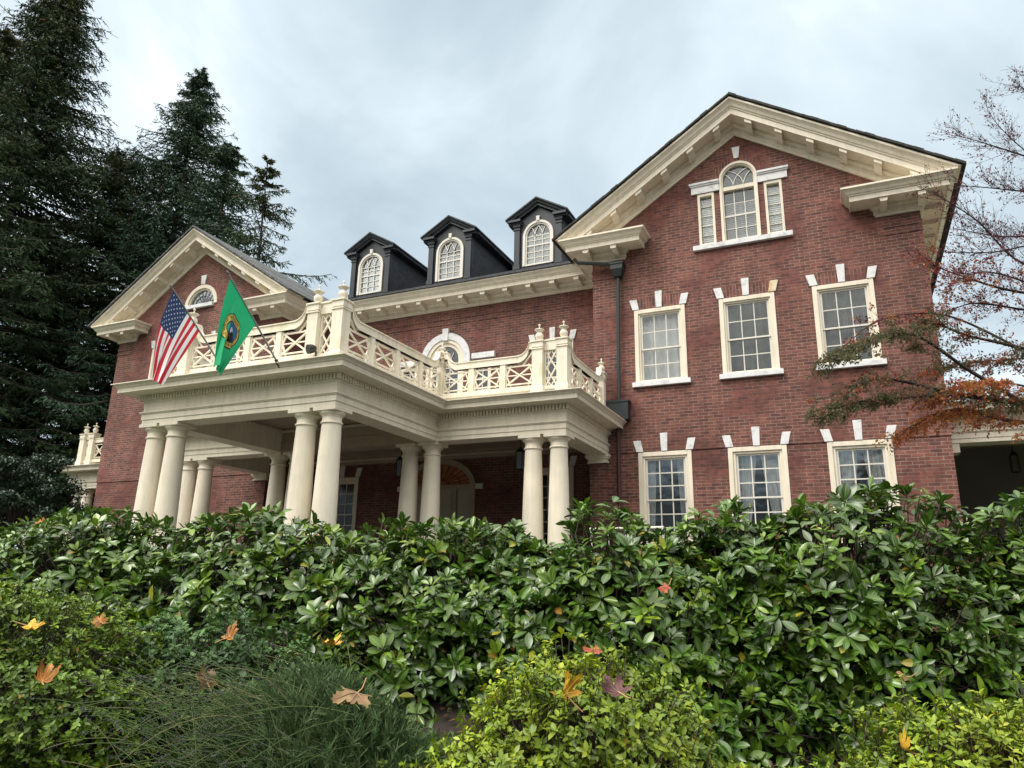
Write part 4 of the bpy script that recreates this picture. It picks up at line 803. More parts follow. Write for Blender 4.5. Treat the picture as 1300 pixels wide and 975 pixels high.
fo = surf(SU, 52, 50, mi=lambda i, j: 2 if (i < 28 and j < 20) else (0 if (i//4) % 2 == 0 else 1)).build('flag_cloth', [fr_, fw_, fb_], T)
stars = []
for r_ in range(9):
    n_ = 6 if r_ % 2 == 0 else 5
    for c in range(n_):
        h = 7/13*(r_+1)/10; f = .4*((2*c+1 if n_ == 6 else 2*c+2))/12
        stars.append([(h+(.022 if k % 2 == 0 else .009)*math.cos(PI*k/5), f+(.022 if k % 2 == 0 else .009)/1.6*math.sin(PI*k/5)) for k in range(10)])
decal(SU, stars).build('star_field', fw_, T)
bG, tG = (-7.19, -6.62, 1.49), (-7.19, -7.99, 2.67); dG = (np.array(bG)-np.array(tG)); dG /= np.linalg.norm(dG)
T = empty('state_flag', bG); setp(T, 'green flag with a round gold and blue seal drooping from the right pole', 'flag')
pole(T, bG, tG); t0 = np.array(tG)+dG*.06; zG = float((t0-CAM)@FW)
eG0 = at(273, 462, zG+.0); eG1 = at(280, 477, zG+.05); hG = at(325, 411, float((np.array([-7.19, -7.28, 2.06])-CAM)@FW))
def crG(h, f): g_ = math.exp(-((h-.36)/.07)**2)*f; g2 = math.exp(-((h-.22)/.10)**2)*f; return (.07*g_-.05*g2, .16*g_)
SG = cloth(t0, hG, eG0, eG1, .05, .05, 2.2, 1.2, crG)
surf(SG, 48, 48).build('flag_cloth', fg_, T)
AS = 1.45; hc, fc = .52, .46
def disc(r0, r1, n=40):
    out = []
    for k in range(n):
        a0, a1 = 2*PI*k/n, 2*PI*(k+1)/n
        for q in range(3):
            ra, rb = r0+(r1-r0)*q/3, r0+(r1-r0)*(q+1)/3
            out.append([(hc+ra*math.cos(a0), fc+ra/AS*math.sin(a0)), (hc+rb*math.cos(a0), fc+rb/AS*math.sin(a0)), (hc+rb*math.cos(a1), fc+rb/AS*math.sin(a1)), (hc+ra*math.cos(a1), fc+ra/AS*math.sin(a1))])
    return out
se = decal(SG, disc(.19, .29), .004).build('seal_ring', fy_, T); decal(SG, disc(.29, .31), .0042).build('seal_border', fk_, T); decal(SG, disc(.176, .191), .0045).build('seal_inner_border', fk_, T); decal(SG, disc(.001, .176), .0038).build('seal_field', fs_, T)
# a plain bust in the middle of the seal: dark coat, pale head
def blob(cx, cy, rx, ry, n=14): return [(hc+cx+rx*math.cos(2*PI*k/n), fc+(cy+ry*math.sin(2*PI*k/n))/AS) for k in range(n)]
decal(SG, [blob(.0, .10, .12, .07), blob(.02, .05, .07, .09)], .0052).build('seal_coat', fk_, T); decal(SG, [blob(0, -.035, .05, .065), blob(.0, .075, .028, .05)], .006).build('seal_head', fw_, T)
txt = 'THE SEAL OF THE STATE OF WASHINGTON '; segs = []; FONT = {}
def glyph(ch):
    if ch in FONT: return FONT[ch]
    c = bpy.data.curves.new('g', 'FONT'); c.body = ch; c.size = 1; c.resolution_u = 2; o = bpy.data.objects.new('g', c); COL.objects.link(o); dg = bpy.context.evaluated_depsgraph_get(); me = bpy.data.meshes.new_from_object(o.evaluated_get(dg))
    r_ = [[(me.vertices[i].co.x, me.vertices[i].co.y) for i in p__.vertices] for p__ in me.polygons]; bpy.data.objects.remove(o); bpy.data.curves.remove(c); bpy.data.meshes.remove(me); FONT[ch] = r_; return r_
def ring(text, a_start, a_end, flip):
    n_ = len(text)
    for i, ch in enumerate(text):
        if ch == ' ': continue
        a = a_start+(a_end-a_start)*(i+.5)/n_
        for pl in glyph(ch):
            q = []
            for x, y in pl:
                x = (x-.33)*.076; y = (y-.35)*.085; rr_ = .240+(-y if flip else y); aa = a+(-x if flip else x)/.240*(1)
                q.append((hc+rr_*math.sin(aa), fc-rr_/AS*math.cos(aa)))
            segs.append(q)
ring('THE SEAL OF THE STATE OF WASHINGTON', R(-150), R(150), False); ring('1889', R(205), R(155), True)
decal(SG, segs, .0058).build('seal_lettering', fk_, T)
# ------------------------------------------------------------------ foliage tools
def unit(a): return a/(np.linalg.norm(a, axis=-1, keepdims=True)+1e-9)
def leaves(P, D, Nn, L, Wd, droop=.1, fold=.15, nu=4, nv=2, outline=None, rnd=None, curl=0.0):
    n = len(P); D = unit(D); B = unit(np.cross(D, Nn)); Nn = np.cross(B, D)
    L = np.broadcast_to(L, (n,)).astype(float); Wd = np.broadcast_to(Wd, (n,)).astype(float)
    droop = np.broadcast_to(droop, (n,)).astype(float); fold = np.broadcast_to(fold, (n,)).astype(float)
    u = np.linspace(0, 1, nu+1); v = np.linspace(-1, 1, nv+1)
    wo_ = (outline or (lambda u: np.sin(PI*np.clip(u, 0, 1)**.85)**.75+.02))(u)
    U, Vv = np.meshgrid(u, v, indexing='ij'); U = U.ravel(); Vv = Vv.ravel(); Wo = np.repeat(wo_, nv+1)
    X = L[:, None]*U; Y = Wd[:, None]*.5*Wo*Vv; Z = -droop[:, None]*L[:, None]*U**2+fold[:, None]*np.abs(Y)+curl*Wd[:, None]*np.sin(U*9)*np.abs(Vv)*.1
    V = P[:, None, :]+D[:, None, :]*X[..., None]+B[:, None, :]*Y[..., None]+Nn[:, None, :]*Z[..., None]
    m = (nu+1)*(nv+1); i, j = np.meshgrid(np.arange(nu), np.arange(nv), indexing='ij'); i = i.ravel(); j = j.ravel(); a = i*(nv+1)+j
    F0 = np.stack([a, a+1, a+nv+2, a+nv+1], 1); F = (np.arange(n)[:, None, None]*m+F0[None]).reshape(-1, 4)
    rnd = RNG.random(n) if rnd is None else rnd
    return V.reshape(-1, 3), F, dict(rnd=np.repeat(rnd, m), cross=np.tile(np.abs(Vv), n))
def tubes(A, Bp, ra, rb, n=5):
    A = np.asarray(A, float); Bp = np.asarray(Bp, float); k = len(A); d = unit(Bp-A); h = np.where(np.abs(d[:, 2:3]) < .9, np.array([[0, 0, 1.]]), np.array([[1., 0, 0]])); u = unit(np.cross(d, h)); w = np.cross(d, u)
    ra = np.broadcast_to(ra, (k,)); rb = np.broadcast_to(rb, (k,)); an = 2*PI*np.arange(n)/n
    cr = np.cos(an)[None, :, None]*u[:, None, :]+np.sin(an)[None, :, None]*w[:, None, :]
    V = np.concatenate([A[:, None]+cr*ra[:, None, None], Bp[:, None]+cr*rb[:, None, None]], 1)
    q = np.arange(n); F0 = np.stack([q, (q+1) % n, n+(q+1) % n, n+q], 1); F = (np.arange(k)[:, None, None]*2*n+F0[None]).reshape(-1, 4)
    return V.reshape(-1, 3), F
def join(parts):
    Vs, Fs, At, o = [], [], {}, 0
    for p_ in parts:
        Vs.append(p_[0]); Fs.append(p_[1]+o); o += len(p_[0])
        for k, a in p_[2].items(): At.setdefault(k, []).append(a)
    return np.concatenate(Vs), np.concatenate(Fs), {k: np.concatenate(a) for k, a in At.items()}
def rand_unit(n): return unit(RNG.normal(size=(n, 3)))
def lump(d, seed, k=5, amp=.18):
    r_ = np.random.default_rng(seed); f = np.zeros(len(d))
    for _ in range(k): w = r_.normal(size=3)*r_.uniform(1.5, 4.5); f += np.sin(d@w+r_.uniform(0, 6))
    return 1+amp*f/math.sqrt(k)
def shell(c, rad, n, seed, amp=.15, bias=True):
    # points on a lumpy ellipsoid, upper and camera side; returns points and outward directions
    d = rand_unit(n*3); d = d[d[:, 2] > -.55]
    if bias: keep = RNG.random(len(d)) < np.where((d@(-FW)) > -.35, 1, .35); d = d[keep]
    d = d[:n]; ax = np.stack([RT, FW, np.array([0, 0, 1.])])
    r_ = lump(d, seed, amp=amp); loc = np.stack([d@RT*rad[0], d@FW*rad[1], d[:, 2]*rad[2]], 1)*r_[:, None]
    P = np.array(c)+loc@ax; nr = unit(np.stack([d@RT/rad[0], d@FW/rad[1], d[:, 2]/rad[2]], 1)@ax)
    return P, nr
# rhododendron leaf colours
LM = dict(
 rhodo=leafmat('rhododendron_leaf', [(0, (0.018, 0.049, 0.002)), (.45, (0.041, 0.103, 0.007)), (.78, (0.091, 0.174, 0.010)), (.93, (0.198, 0.292, 0.019)), (.97, (0.305, 0.283, 0.020)), (1, (0.216, 0.076, 0.012))], .34, .5, .16, rib=.30, noise=9, coat=.3),
 azalea=leafmat('yellow_green_leaf', [(0, (0.055, 0.101, 0.008)), (.3, (0.145, 0.223, 0.012)), (.7, (0.292, 0.360, 0.018)), (.93, (0.431, 0.432, 0.036)), (1, (0.361, 0.187, 0.023))], .42, .4, .2, rib=.12, noise=5),
 azaleag=leafmat('mid_green_leaf', [(0, (0.052, 0.106, 0.007)), (.4, (0.121, 0.211, 0.011)), (.8, (0.232, 0.324, 0.018)), (.96, (0.359, 0.373, 0.027)), (1, (0.308, 0.163, 0.018))], .42, .4, .18, rib=.1, noise=5),
 lav=leafmat('lavender_leaf', [(0, (0.032, 0.064, 0.024)), (.5, (0.070, 0.122, 0.045)), (1, (0.130, 0.189, 0.084))], .7, .2, .1),
 grassy=leafmat('stem_green', [(0, (0.054, 0.090, 0.030)), (.7, (0.096, 0.144, 0.048)), (1, (0.216, 0.198, 0.090))], .7, .2, .1),
 vine=leafmat('small_shrub_leaf', [(0, (0.021, 0.057, 0.012)), (.6, (0.060, 0.136, 0.030)), (1, (0.131, 0.237, 0.066))], .5, .4, .15, noise=6),
 fir=leafmat('fir_needles', [(0, (0.020, 0.039, 0.017)), (.55, (0.037, 0.067, 0.024)), (.8, (0.077, 0.087, 0.033)), (1, (0.188, 0.114, 0.046))], .75, .2, .05),
 fir2=leafmat('spruce_needles', [(0, (0.019, 0.046, 0.024)), (.6, (0.037, 0.077, 0.038)), (1, (0.080, 0.118, 0.055))], .7, .25, .05),
 maple=leafmat('autumn_maple_leaf', [(0, (0.072, 0.098, 0.043)), (.28, (0.144, 0.143, 0.064)), (.42, (0.259, 0.075, 0.051)), (.58, (0.446, 0.120, 0.051)), (.8, (0.518, 0.255, 0.060)), (.86, (0.302, 0.060, 0.068)), (1, (0.122, 0.034, 0.047))], .55, .3, .45),
 holly=leafmat('dark_shrub_leaf', [(0, (.008, .025, .012)), (.7, (.02, .05, .022)), (1, (.05, .09, .04))], .4, .5, .1),
 bud=mat('pale_green_bud', (.26, .33, .08), .5), bark=mat('bark', (.035, .026, .020), .9, .4, 8, .6, 30), twig=mat('twig', (.06, .042, .03), .85, .3, 10), stem=mat('green_brown_stem', (.10, .085, .035), .7, .3, 10), dry=mat('dry_seed_heads', (.16, .085, .04), .9, .4, 12),
)
# ------------------------------------------------------------------ rhododendron hedge
def rhodo(c, rad, n, seed, label, LS=.080, group='rhododendrons of the long hedge'):
    base = st(float((np.array(c)-CAM)@FW), float((np.array(c)-CAM)@RT), 0); base[2] = gz(float((np.array(c)-CAM)@FW))
    T = empty('rhododendron', base); setp(T, label, 'shrub', group); parts = []; sA, sB, sr = [], [], []
    for sc_, fr, lay in ((1.0, 1.0, 0), (.86, .75, 1), (.68, .45, 2)):
        k = int(n*fr*2.0); P, nr = shell(c, np.array(rad)*sc_, k, seed, .12); k = len(P); P = P+RNG.normal(size=P.shape)*.022
        ax = unit(nr*RNG.uniform(.6, 1.0, (k, 1))+np.array([0, 0, 1.])*RNG.uniform(.25, .9, (k, 1))+RNG.normal(size=(k, 3))*.28)
        kk = RNG.integers(6, 11, k); idx = np.repeat(np.arange(k), kk); m = len(idx); A = ax[idx]
        h = unit(np.cross(A, np.array([.3, .2, 1.])+0*A)); g_ = np.cross(A, h); start = np.concatenate([np.arange(q) for q in kk]); phi = start*2.4+RNG.random(k)[idx]*6.28+RNG.normal(size=m)*.2
        rad_ = h*np.cos(phi)[:, None]+g_*np.sin(phi)[:, None]; el = R(1)*RNG.uniform(-18, 40, k)[idx]+R(1)*RNG.uniform(-16, 16, m)+start*.06
        D = rad_*np.cos(el)[:, None]+A*np.sin(el)[:, None]; Nn = A*np.cos(el)[:, None]-rad_*np.sin(el)[:, None]+RNG.normal(size=(m, 3))*.12
        size = LS*RNG.uniform(.6, 1.25, k)[idx]*RNG.uniform(.75, 1.12, m)
        tip = RNG.random(k); rn = np.clip(tip[idx]*.75+RNG.uniform(0, .2, m), 0, .94); sp = RNG.random(m); rn = np.where(sp > .985, RNG.uniform(.95, 1., m), rn)
        parts.append(leaves(P[idx]+D*.008+A*RNG.uniform(-.03, .012, m)[:, None], D, Nn, size, size*RNG.uniform(.37, .47, m), droop=RNG.uniform(-.02, .35, m), fold=RNG.uniform(.05, .5, m), nu=6 if lay == 0 else 4, nv=4 if lay == 0 else 2,
            outline=lambda u: np.clip(np.sin(PI*np.clip(u*.93+.07*u*u, 0, 1)**1.15), 0, 1)**.8*np.clip((u-.0)*6+.10, 0, 1)+.012, rnd=rn))
        if lay < 2:
            for q in range(k):
                sA.append(P[q]); mid = P[q]-ax[q]*.10-nr[q]*.06+RNG.normal(size=3)*.02; sB.append(mid); sr.append((.003, .004)); sA.append(mid); sB.append(mid+(np.array(c)-mid)*RNG.uniform(.25, .5)+RNG.normal(size=3)*.05); sr.append((.004, .007))
    V, F_, At = join(parts); nmesh('foliage', V, F_, LM['rhodo'], T, attrs=At)
    for q in range(7):
        a = np.array(base)+RT*RNG.uniform(-.25, .25)+FW*RNG.uniform(-.2, .2); b = np.array(c)+RT*RNG.uniform(-.6, .6)*rad[0]+FW*RNG.uniform(-.5, .5)*rad[1]+np.array([0, 0, .2*rad[2]]); m_ = (a+b)/2+RNG.normal(size=3)*.08
        sA += [a, m_]; sB += [m_, b]; sr += [(.022, .016), (.016, .009)]
    sr = np.array(sr); Vs_, Fs_ = tubes(sA, sB, sr[:, 0], sr[:, 1])
    # buds and dead trusses at some tips
    P, nr = shell(c, np.array(rad)*1.0, max(8, n//8), seed, .12); k = len(P); up_ = unit(nr+np.array([0, 0, 1.]))
    idx = np.repeat(np.arange(k), 9); D = unit(up_[idx]+RNG.normal(size=(len(idx), 3))*.55); lv = leaves(P[idx]-D*.01, D, rand_unit(len(idx)), RNG.uniform(.02, .045, len(idx)), .004, nu=1, nv=1, outline=lambda u: 1-.3*u); Vd, Fd = lv[0], lv[1]
    P, nr = shell(c, np.array(rad)*1.02, max(10, n//6), seed, .12); k = len(P); up_ = unit(nr*.6+np.array([0, 0, 1.]))
    Vb, Fb = tubes(np.concatenate([P, P+up_*.011]), np.concatenate([P+up_*.011, P+up_*.024]), np.r_[np.full(k, .003), np.full(k, .0055)], np.r_[np.full(k, .0055), np.full(k, .0008)], 5); nmesh('stem', np.concatenate([Vs_, Vb, Vd]), np.concatenate([Fs_, Fb+len(Vs_), Fd+len(Vs_)+len(Vb)]), [LM['twig'], LM['bud'], LM['dry']], T, mi=np.r_[np.zeros(len(Fs_)), np.ones(len(Fb)), np.full(len(Fd), 2)])
    return T
# s, t, centre z, (rt, rs, rz), tips, label
HD = [
 (4.15, 3.35, -2.37, (.95, .62, .86), 330, 'large glossy rhododendron at the far right end of the hedge, below the side porch lanterns'),
 (4.1, 4.75, -2.40, (.95, .65, .84), 260, 'rhododendron past the right edge of the photo, continuing the hedge'),
 (4.25, 1.95, -2.38, (.95, .62, .83), 340, 'glossy rhododendron below the right ground floor window, with large broad leaves'),
 (4.45, .72, -2.46, (.88, .60, .80), 320, 'rhododendron under the left and middle ground floor windows and the white handrail'),
 (4.40, 1.30, -2.34, (.6, .5, .72), 200, 'narrow rhododendron between the left and middle ground floor windows'),
 (4.75, -.42, -2.44, (.85, .60, .80), 320, 'rhododendron in the middle of the hedge in front of the front door'),
 (5.00, -1.48, -2.42, (.85, .62, .82), 330, 'tall rhododendron in front of the thick portico columns, with a brown seed head cluster'),
 (5.25, -2.75, -2.40, (.95, .62, .80), 340, 'rhododendron in front of the left pair of portico columns'),
 (5.75, -4.10, -2.42, (1.0, .65, .76), 330, 'rhododendron at the far left end of the hedge below the dark leafy tree'),
 (4.60, .16, -2.46, (.6, .5, .74), 200, 'narrow rhododendron in front of the right pair of porch columns'),
 (3.95, .95, -2.78, (.75, .40, .48), 150, 'lower rhododendron mound drooping behind the middle yellow green azalea'),
 (4.05, 2.75, -2.74, (.90, .38, .58), 190, 'lower rhododendron mound drooping behind the right yellow green azalea'),
 (4.55, -1.0, -2.78, (.75, .42, .54), 150, 'lower rhododendron mound above the lavender'),
 (4.75, -2.6, -2.76, (.80, .42, .54), 170, 'lower rhododendron mound behind the small leaved bush on the left'),
]
for i, (s, t, z, rad, n, lb) in enumerate(HD): rhodo(st(s, t, z-.10), rad, n, 100+i, lb)
# ------------------------------------------------------------------ small leaved shrubs in front
def small_shrub(name, c, rad, n, seed, label, m, LS=.026, cat='shrub', group=None, ratio=.5, kmin=5, kmax=9, amp=.16, up=.5):
    base = np.array(c).copy(); s_ = float((base-CAM)@FW); base[2] = gz(s_)
    T = empty(name, base); setp(T, label, cat, group); parts = []; sA, sB = [], []
    for sc_, fr in ((1.0, 1.0), (.94, .7), (.86, .35), (.7, .2)):
        k = int(n*fr); P, nr = shell(c, np.array(rad)*sc_, k, seed, amp); k = len(P); P = P+nr*RNG.gamma(1.3, .022, (k, 1))+RNG.normal(size=P.shape)*.014+nr*(np.sin(P[:, :1]*31+seed)*np.sin(P[:, 1:2]*27)*np.sin(P[:, 2:3]*29+1)*.035)
        ax = unit(nr+np.array([0, 0, 1.])*up+RNG.normal(size=(k, 3))*.35); kk = RNG.integers(kmin, kmax, k); idx = np.repeat(np.arange(k), kk); mm = len(idx); A = ax[idx]
        h = unit(np.cross(A, np.array([.3, .2, 1.])+0*A)); g_ = np.cross(A, h); st_ = np.concatenate([np.arange(q) for q in kk]); phi = st_*2.4+RNG.random(k)[idx]*6.28
        rd = h*np.cos(phi)[:, None]+g_*np.sin(phi)[:, None]; el = R(1)*RNG.uniform(-5, 50, mm); D = rd*np.cos(el)[:, None]+A*np.sin(el)[:, None]; Nn = A*np.cos(el)[:, None]-rd*np.sin(el)[:, None]+RNG.normal(size=(mm, 3))*.2
        size = LS*RNG.uniform(.6, 1.25, mm)*RNG.uniform(.8, 1.15, k)[idx]; base_r = lump(unit(P-np.array(c)), seed+77, 4, .25)-1
        rn = np.clip(RNG.random(k)[idx]*.45+RNG.uniform(0, .4, mm)+base_r[idx]*.5, 0, .98); rn = np.where(RNG.random(mm) > .992, 1., rn)
        parts.append(leaves(P[idx]-A*(st_*.0035)[:, None], D, Nn, size, size*ratio*RNG.uniform(.85, 1.15, mm), droop=RNG.uniform(-.1, .2, mm), fold=RNG.uniform(.1, .6, mm), nu=3, nv=2, rnd=rn))
        sA.append(P); sB.append(P-ax*RNG.uniform(.04, .12, (k, 1)))
    V, F_, At = join(parts); nmesh('foliage', V, F_, m, T, attrs=At)
    sA = np.concatenate(sA); sB = np.concatenate(sB); A2 = sB; B2_ = sB+(np.array(base)-sB)*RNG.uniform(.2, .5, (len(sB), 1)); V, F_ = tubes(np.concatenate([sA, A2[::3]]), np.concatenate([sB, B2_[::3]]), .0012, .0018, 4); nmesh('stem', V, F_, LM['twig'], T)
    return T
G1 = 'small leaved azaleas in front of the hedge'
small_shrub('azalea', st(2.60, .29, -2.84), (.44, .38, .40), 2000, 21, 'rounded yellow green azalea in the centre foreground with a purple brown maple leaf on it', LM['azalea'], .026, group=G1)
small_shrub('azalea', st(2.55, 1.68, -2.90), (.78, .45, .40), 3100, 22, 'wide yellow green azalea in the bottom right corner of the photo', LM['azalea'], .026, group=G1)
small_shrub('azalea', st(2.55, -.02, -3.02), (.38, .32, .36), 1200, 25, 'small low yellow green azalea at the left foot of the rounded middle one', LM['azalea'], .024, group=G1)
small_shrub('azalea', st(3.1, 1.05, -3.26), (.5, .28, .38), 1000, 27, 'azalea filling the dip between the two big yellow green mounds', LM['azaleag'], .026, group=G1)
small_shrub('azalea', st(3.35, -2.25, -2.76), (.78, .55, .56), 3200, 23, 'green azalea mound at the left edge with three yellow maple leaves caught on it', LM['azaleag'], .025, group=G1, amp=.18)
small_shrub('azalea', st(2.75, -2.25, -3.1), (.48, .40, .46), 1700, 24, 'low green azalea in the bottom left corner of the photo', LM['azaleag'], .024, group=G1, amp=.18)
small_shrub('spirea_bush', st(3.75, -1.42, -2.82), (.62, .38, .44), 1700, 26, 'loose grey green small leaved bush between the left azalea and the lavender', LM['vine'], .03, ratio=.55, amp=.22, kmin=4, kmax=8)
small_shrub('azalea', st(2.95, -.22, -3.12), (.36, .25, .36), 800, 28, 'small green azalea in the gap between the lavender and the middle azalea', LM['azaleag'], .024, group=G1)
# lavender: a mound of narrow leaves with long flower stems leaning left
lc = st(3.05, -.74, -2.84); lr = (.58, .42, .42); lb_ = lc.copy(); lb_[2] = gz(3.0)
T = empty('lavender', lb_); setp(T, 'grey green lavender mound with long leaning stems and a big brown maple leaf on top', 'lavender plant')
parts = []
for sc_, n in ((1.0, 1500), (.9, 1300), (.78, 800)):
    P, nr = shell(lc, np.array(lr)*sc_, n, 31, .28); k = len(P); ax = unit(nr*.7+np.array([0, 0, 1.])*.7+RNG.normal(size=(k, 3))*.5); kk = 16; idx = np.repeat(np.arange(k), kk); m = len(idx); A = ax[idx]; j_ = np.tile(np.arange(kk), k)
    D = unit(A*1.0+rand_unit(m)*.55); parts.append(leaves(P[idx]+A*(j_*.005-.04)[:, None], D, rand_unit(m), RNG.uniform(.025, .058, m), RNG.uniform(.0028, .0048, m), droop=.1, fold=.1, nu=2, nv=1, outline=lambda u: 1-.55*u**2, rnd=np.clip(RNG.random(k)[idx]*.6+RNG.random(m)*.4, 0, 1)))
V, F_, At = join(parts); nmesh('foliage', V, F_, LM['lav'], T, attrs=At)
sA, sB, hv = [], [], []
for q in range(420):
    a = lc+RT*RNG.uniform(-.5, .3)+FW*RNG.uniform(-.45, .15)+np.array([0, 0, RNG.uniform(-.05, .34)]); dr = -RT*RNG.uniform(.15, 1.0)+FW*RNG.uniform(-.6, .3)+np.array([0, 0, RNG.uniform(.0, .9)]); L_ = RNG.uniform(.16, .42); p0 = a
    for k in range(6):
        dr = dr+np.array([0, 0, -.09]); p1 = p0+unit(dr)*L_/6; sA.append(p0); sB.append(p1); p0 = p1
    hv.append((p0, unit(dr)))
V, F_ = tubes(sA, sB, .0016, .0014, 3); nmesh('flower_stem', V, F_, LM['grassy'], T, attrs=dict(rnd=np.repeat(RNG.random(420), 6*6)))
P = np.array([h[0] for h in hv]); D = np.array([h[1] for h in hv]); idx = np.repeat(np.arange(420), 14); j_ = np.tile(np.arange(14), 420)
lv = leaves(P[idx]-D[idx]*(j_*.003)[:, None], unit(D[idx]*.7+rand_unit(len(idx))), rand_unit(len(idx)), .008, .004, nu=1, nv=1, outline=lambda u: 1-.5*u); nmesh('flower_head', lv[0], lv[1], mat('dried_lavender_flower', (.05, .042, .055), .9, .3, 20), T)
# litter on the soil
P = np.array([st(RNG.uniform(1.8, 5), RNG.uniform(-2.6, 2.6), 0) for _ in range(4000)]); P[:, 2] = [gz(float((p-CAM)@FW))+.02 for p in P]; lv = leaves(P, unit(RNG.normal(size=(4000, 3))*[1, 1, .25]), np.array([[0, 0, 1.]])+RNG.normal(size=(4000, 3))*.45, RNG.uniform(.02, .07, 4000), RNG.uniform(.004, .025, 4000), nu=2, nv=2, fold=.5)
o = nmesh('leaf_litter', lv[0], lv[1], leafmat('litter_leaf', [(0, (.05, .028, .016)), (1, (.14, .07, .03))], .9, .2, 0), attrs=lv[2]); setp(o, 'brown fallen leaves and twigs scattered over the dark soil', 'leaf litter', kind='stuff')
# ------------------------------------------------------------------ fallen maple leaves
def maple_outline():
    lobes = [(-170, .16), (-140, .42), (-104, .78), (-80, .52), (-48, 1.0), (-25, .50), (0, 1.12), (25, .50), (48, 1.0), (80, .52), (104, .78), (140, .42), (170, .16)]
    out = []
    for i, (a, r_) in enumerate(lobes):
        if i % 2 == 0 and r_ > .5:
            out += [(a-15, r_*.60), (a-19, r_*.76), (a-9, r_*.78), (a-8, r_*.90), (a-3, r_*.88), (a, r_), (a+3, r_*.88), (a+8, r_*.90), (a+9, r_*.78), (a+19, r_*.76), (a+15, r_*.60)]
        else: out.append((a, r_*(.88 if i % 2 else 1)))
    return [(r_*math.sin(R(a)), r_*math.cos(R(a))) for a, r_ in out]
MO = maple_outline()
def maple_leaf(pos, size, face, spin, col, col2, curl, label, seed):
    pos = np.array(pos, float); r_ = np.random.default_rng(seed); f = unit(np.array(face, float)); h = np.array([0, 0, 1.]) if abs(f[2]) < .9 else np.array([1., 0, 0]); x = unit(np.cross(h, f)); y = np.cross(f, x); c, s = math.cos(R(spin)), math.sin(R(spin)); x, y = c*x+s*y, -s*x+c*y
    T = empty('fallen_maple_leaf', pos); setp(T, label, 'leaf', 'autumn leaves fallen on the shrubs'); b = MB(); K = 5; n = len(MO); S_ = size/2.0
    def pt(a, bb): rr2 = a*a+bb*bb; return pos+(x*a*(1-.25*rr2*min(1, curl))+y*bb)*S_+f*S_*(curl*rr2*.55+.22*math.sin(a*4+seed)*rr2+.12*math.cos(bb*5+seed*2)+.05*math.sin(math.atan2(a, bb)*7)*rr2)
    vs = [pt(0, 0)]+[pt(MO[i][0]*k/K, MO[i][1]*k/K) for k in range(1, K+1) for i in range(n)]
    fs = [(0, 1+i, 1+(i+1)) for i in range(n-1)]+[(1+(k-1)*n+i, 1+k*n+i, 1+k*n+i+1, 1+(k-1)*n+i+1) for k in range(1, K) for i in range(n-1)]
    b.add(vs, fs); b.smooth = True; b.build('blade', mat('maple_blade', col, .6, 0, 22, .3, 90, col2=col2, ramp=(.4, .6)), T)
    w = MB(); 
    for a in (-100, -48, 0, 48, 100): 
        L_ = .8 if abs(a) != 100 else .5; w.tube([pt(L_*k/4*math.sin(R(a)), L_*k/4*math.cos(R(a)))+f*.0012 for k in range(5)], [.0022*size/.15, .002*size/.15, .0014*size/.15, .001*size/.15, .0005], 5)
    w.build('vein', mat('leaf_vein', tuple(min(1, q*1.5+.05) for q in col), .6), T)
    MB().tube([pt(0, -.0)+f*.001, pos-y*S_*.5+f*.01, pos-y*S_*1.05+f*.025+x*.01], [.0022, .0018, .0016], 6).build('leaf_stem', mat('petiole', (.42, .24, .10), .6), T)
FC = -FW*.55+np.array([0, 0, .85])
OR, YE, BR, RD, PU = ((.34, .135, .012), (.16, .06, .014)), ((.56, .35, .02), (.44, .20, .015)), ((.115, .060, .020), (.21, .125, .045)), ((.24, .035, .014), (.30, .08, .016)), ((.065, .022, .022), (.11, .04, .034))
ML = [
 (452, 884, 2.60, .17, FC+RT*.1, -75, BR, .25, 'large pale brown maple leaf lying flat on the lavender'),
 (785, 878, 2.33, .12, FC, 25, PU, .2, 'purple brown maple leaf on the rounded middle azalea'),
 (720, 880, 2.28, .13, RT*.9-FW*.3+np.array([0, 0, .2]), 10, YE, 1.3, 'bright yellow curled maple leaf beside the purple one on the middle azalea'),
 (752, 828, 2.55, .12, FC*.4+np.array([0, 0, .8]), 100, RD, .5, 'red orange maple leaf on top of the middle azalea'),
 (415, 818, 2.95, .15, np.array([0, 0, 1.])-FW*.15, 90, YE, .9, 'yellow and cream folded maple leaf on top of the lavender'),
 (290, 808, 3.45, .15, FC, -10, OR, .7, 'orange and brown maple leaf on the small leaved bush left of the lavender'),
 (262, 868, 2.95, .13, FC+RT*.8, 15, BR, .8, 'upright brown maple leaf at the left edge of the lavender'),
 (38, 796, 3.05, .14, FC, 20, YE, .5, 'yellow orange maple leaf near the left edge of the photo, the upper one of two'),
 (55, 863, 2.65, .13, FC+RT*.5, -30, OR, 1.2, 'curled orange maple leaf near the left edge of the photo, below the yellow one'),
 (128, 790, 3.2, .10, FC, 50, OR, .4, 'small orange maple leaf just above the left azalea'),
 (846, 746, 3.55, .10, FC, 140, RD, .3, 'dark red brown maple leaf among rhododendron leaves below the left ground floor window'),
 (1150, 950, 2.1, .10, FC*.5+RT*.4, 5, YE, 1.0, 'bright yellow leaf standing in the bottom right azalea'),
 (1150, 860, 3.55, .09, FC, 80, BR, .4, 'brown maple leaf behind the bottom right azalea'),
 (50, 664, 4.85, .10, FC, 0, OR, .5, 'orange brown leaf on top of the far left end of the hedge'),
]
for i, (u, v, s, sz, fc_, sp, cl, cu, lb) in enumerate(ML): maple_leaf(at(u, v, s+(.03 if i not in (0, 1, 2) else -.07)), sz*(.86 if cl not in (BR, PU) else 1.05), unit(np.array(fc_)+np.array([math.sin(i*2.3)*.35, math.cos(i*1.7)*.35, 0])), sp, cl[0], cl[1], cu, lb, i+3)
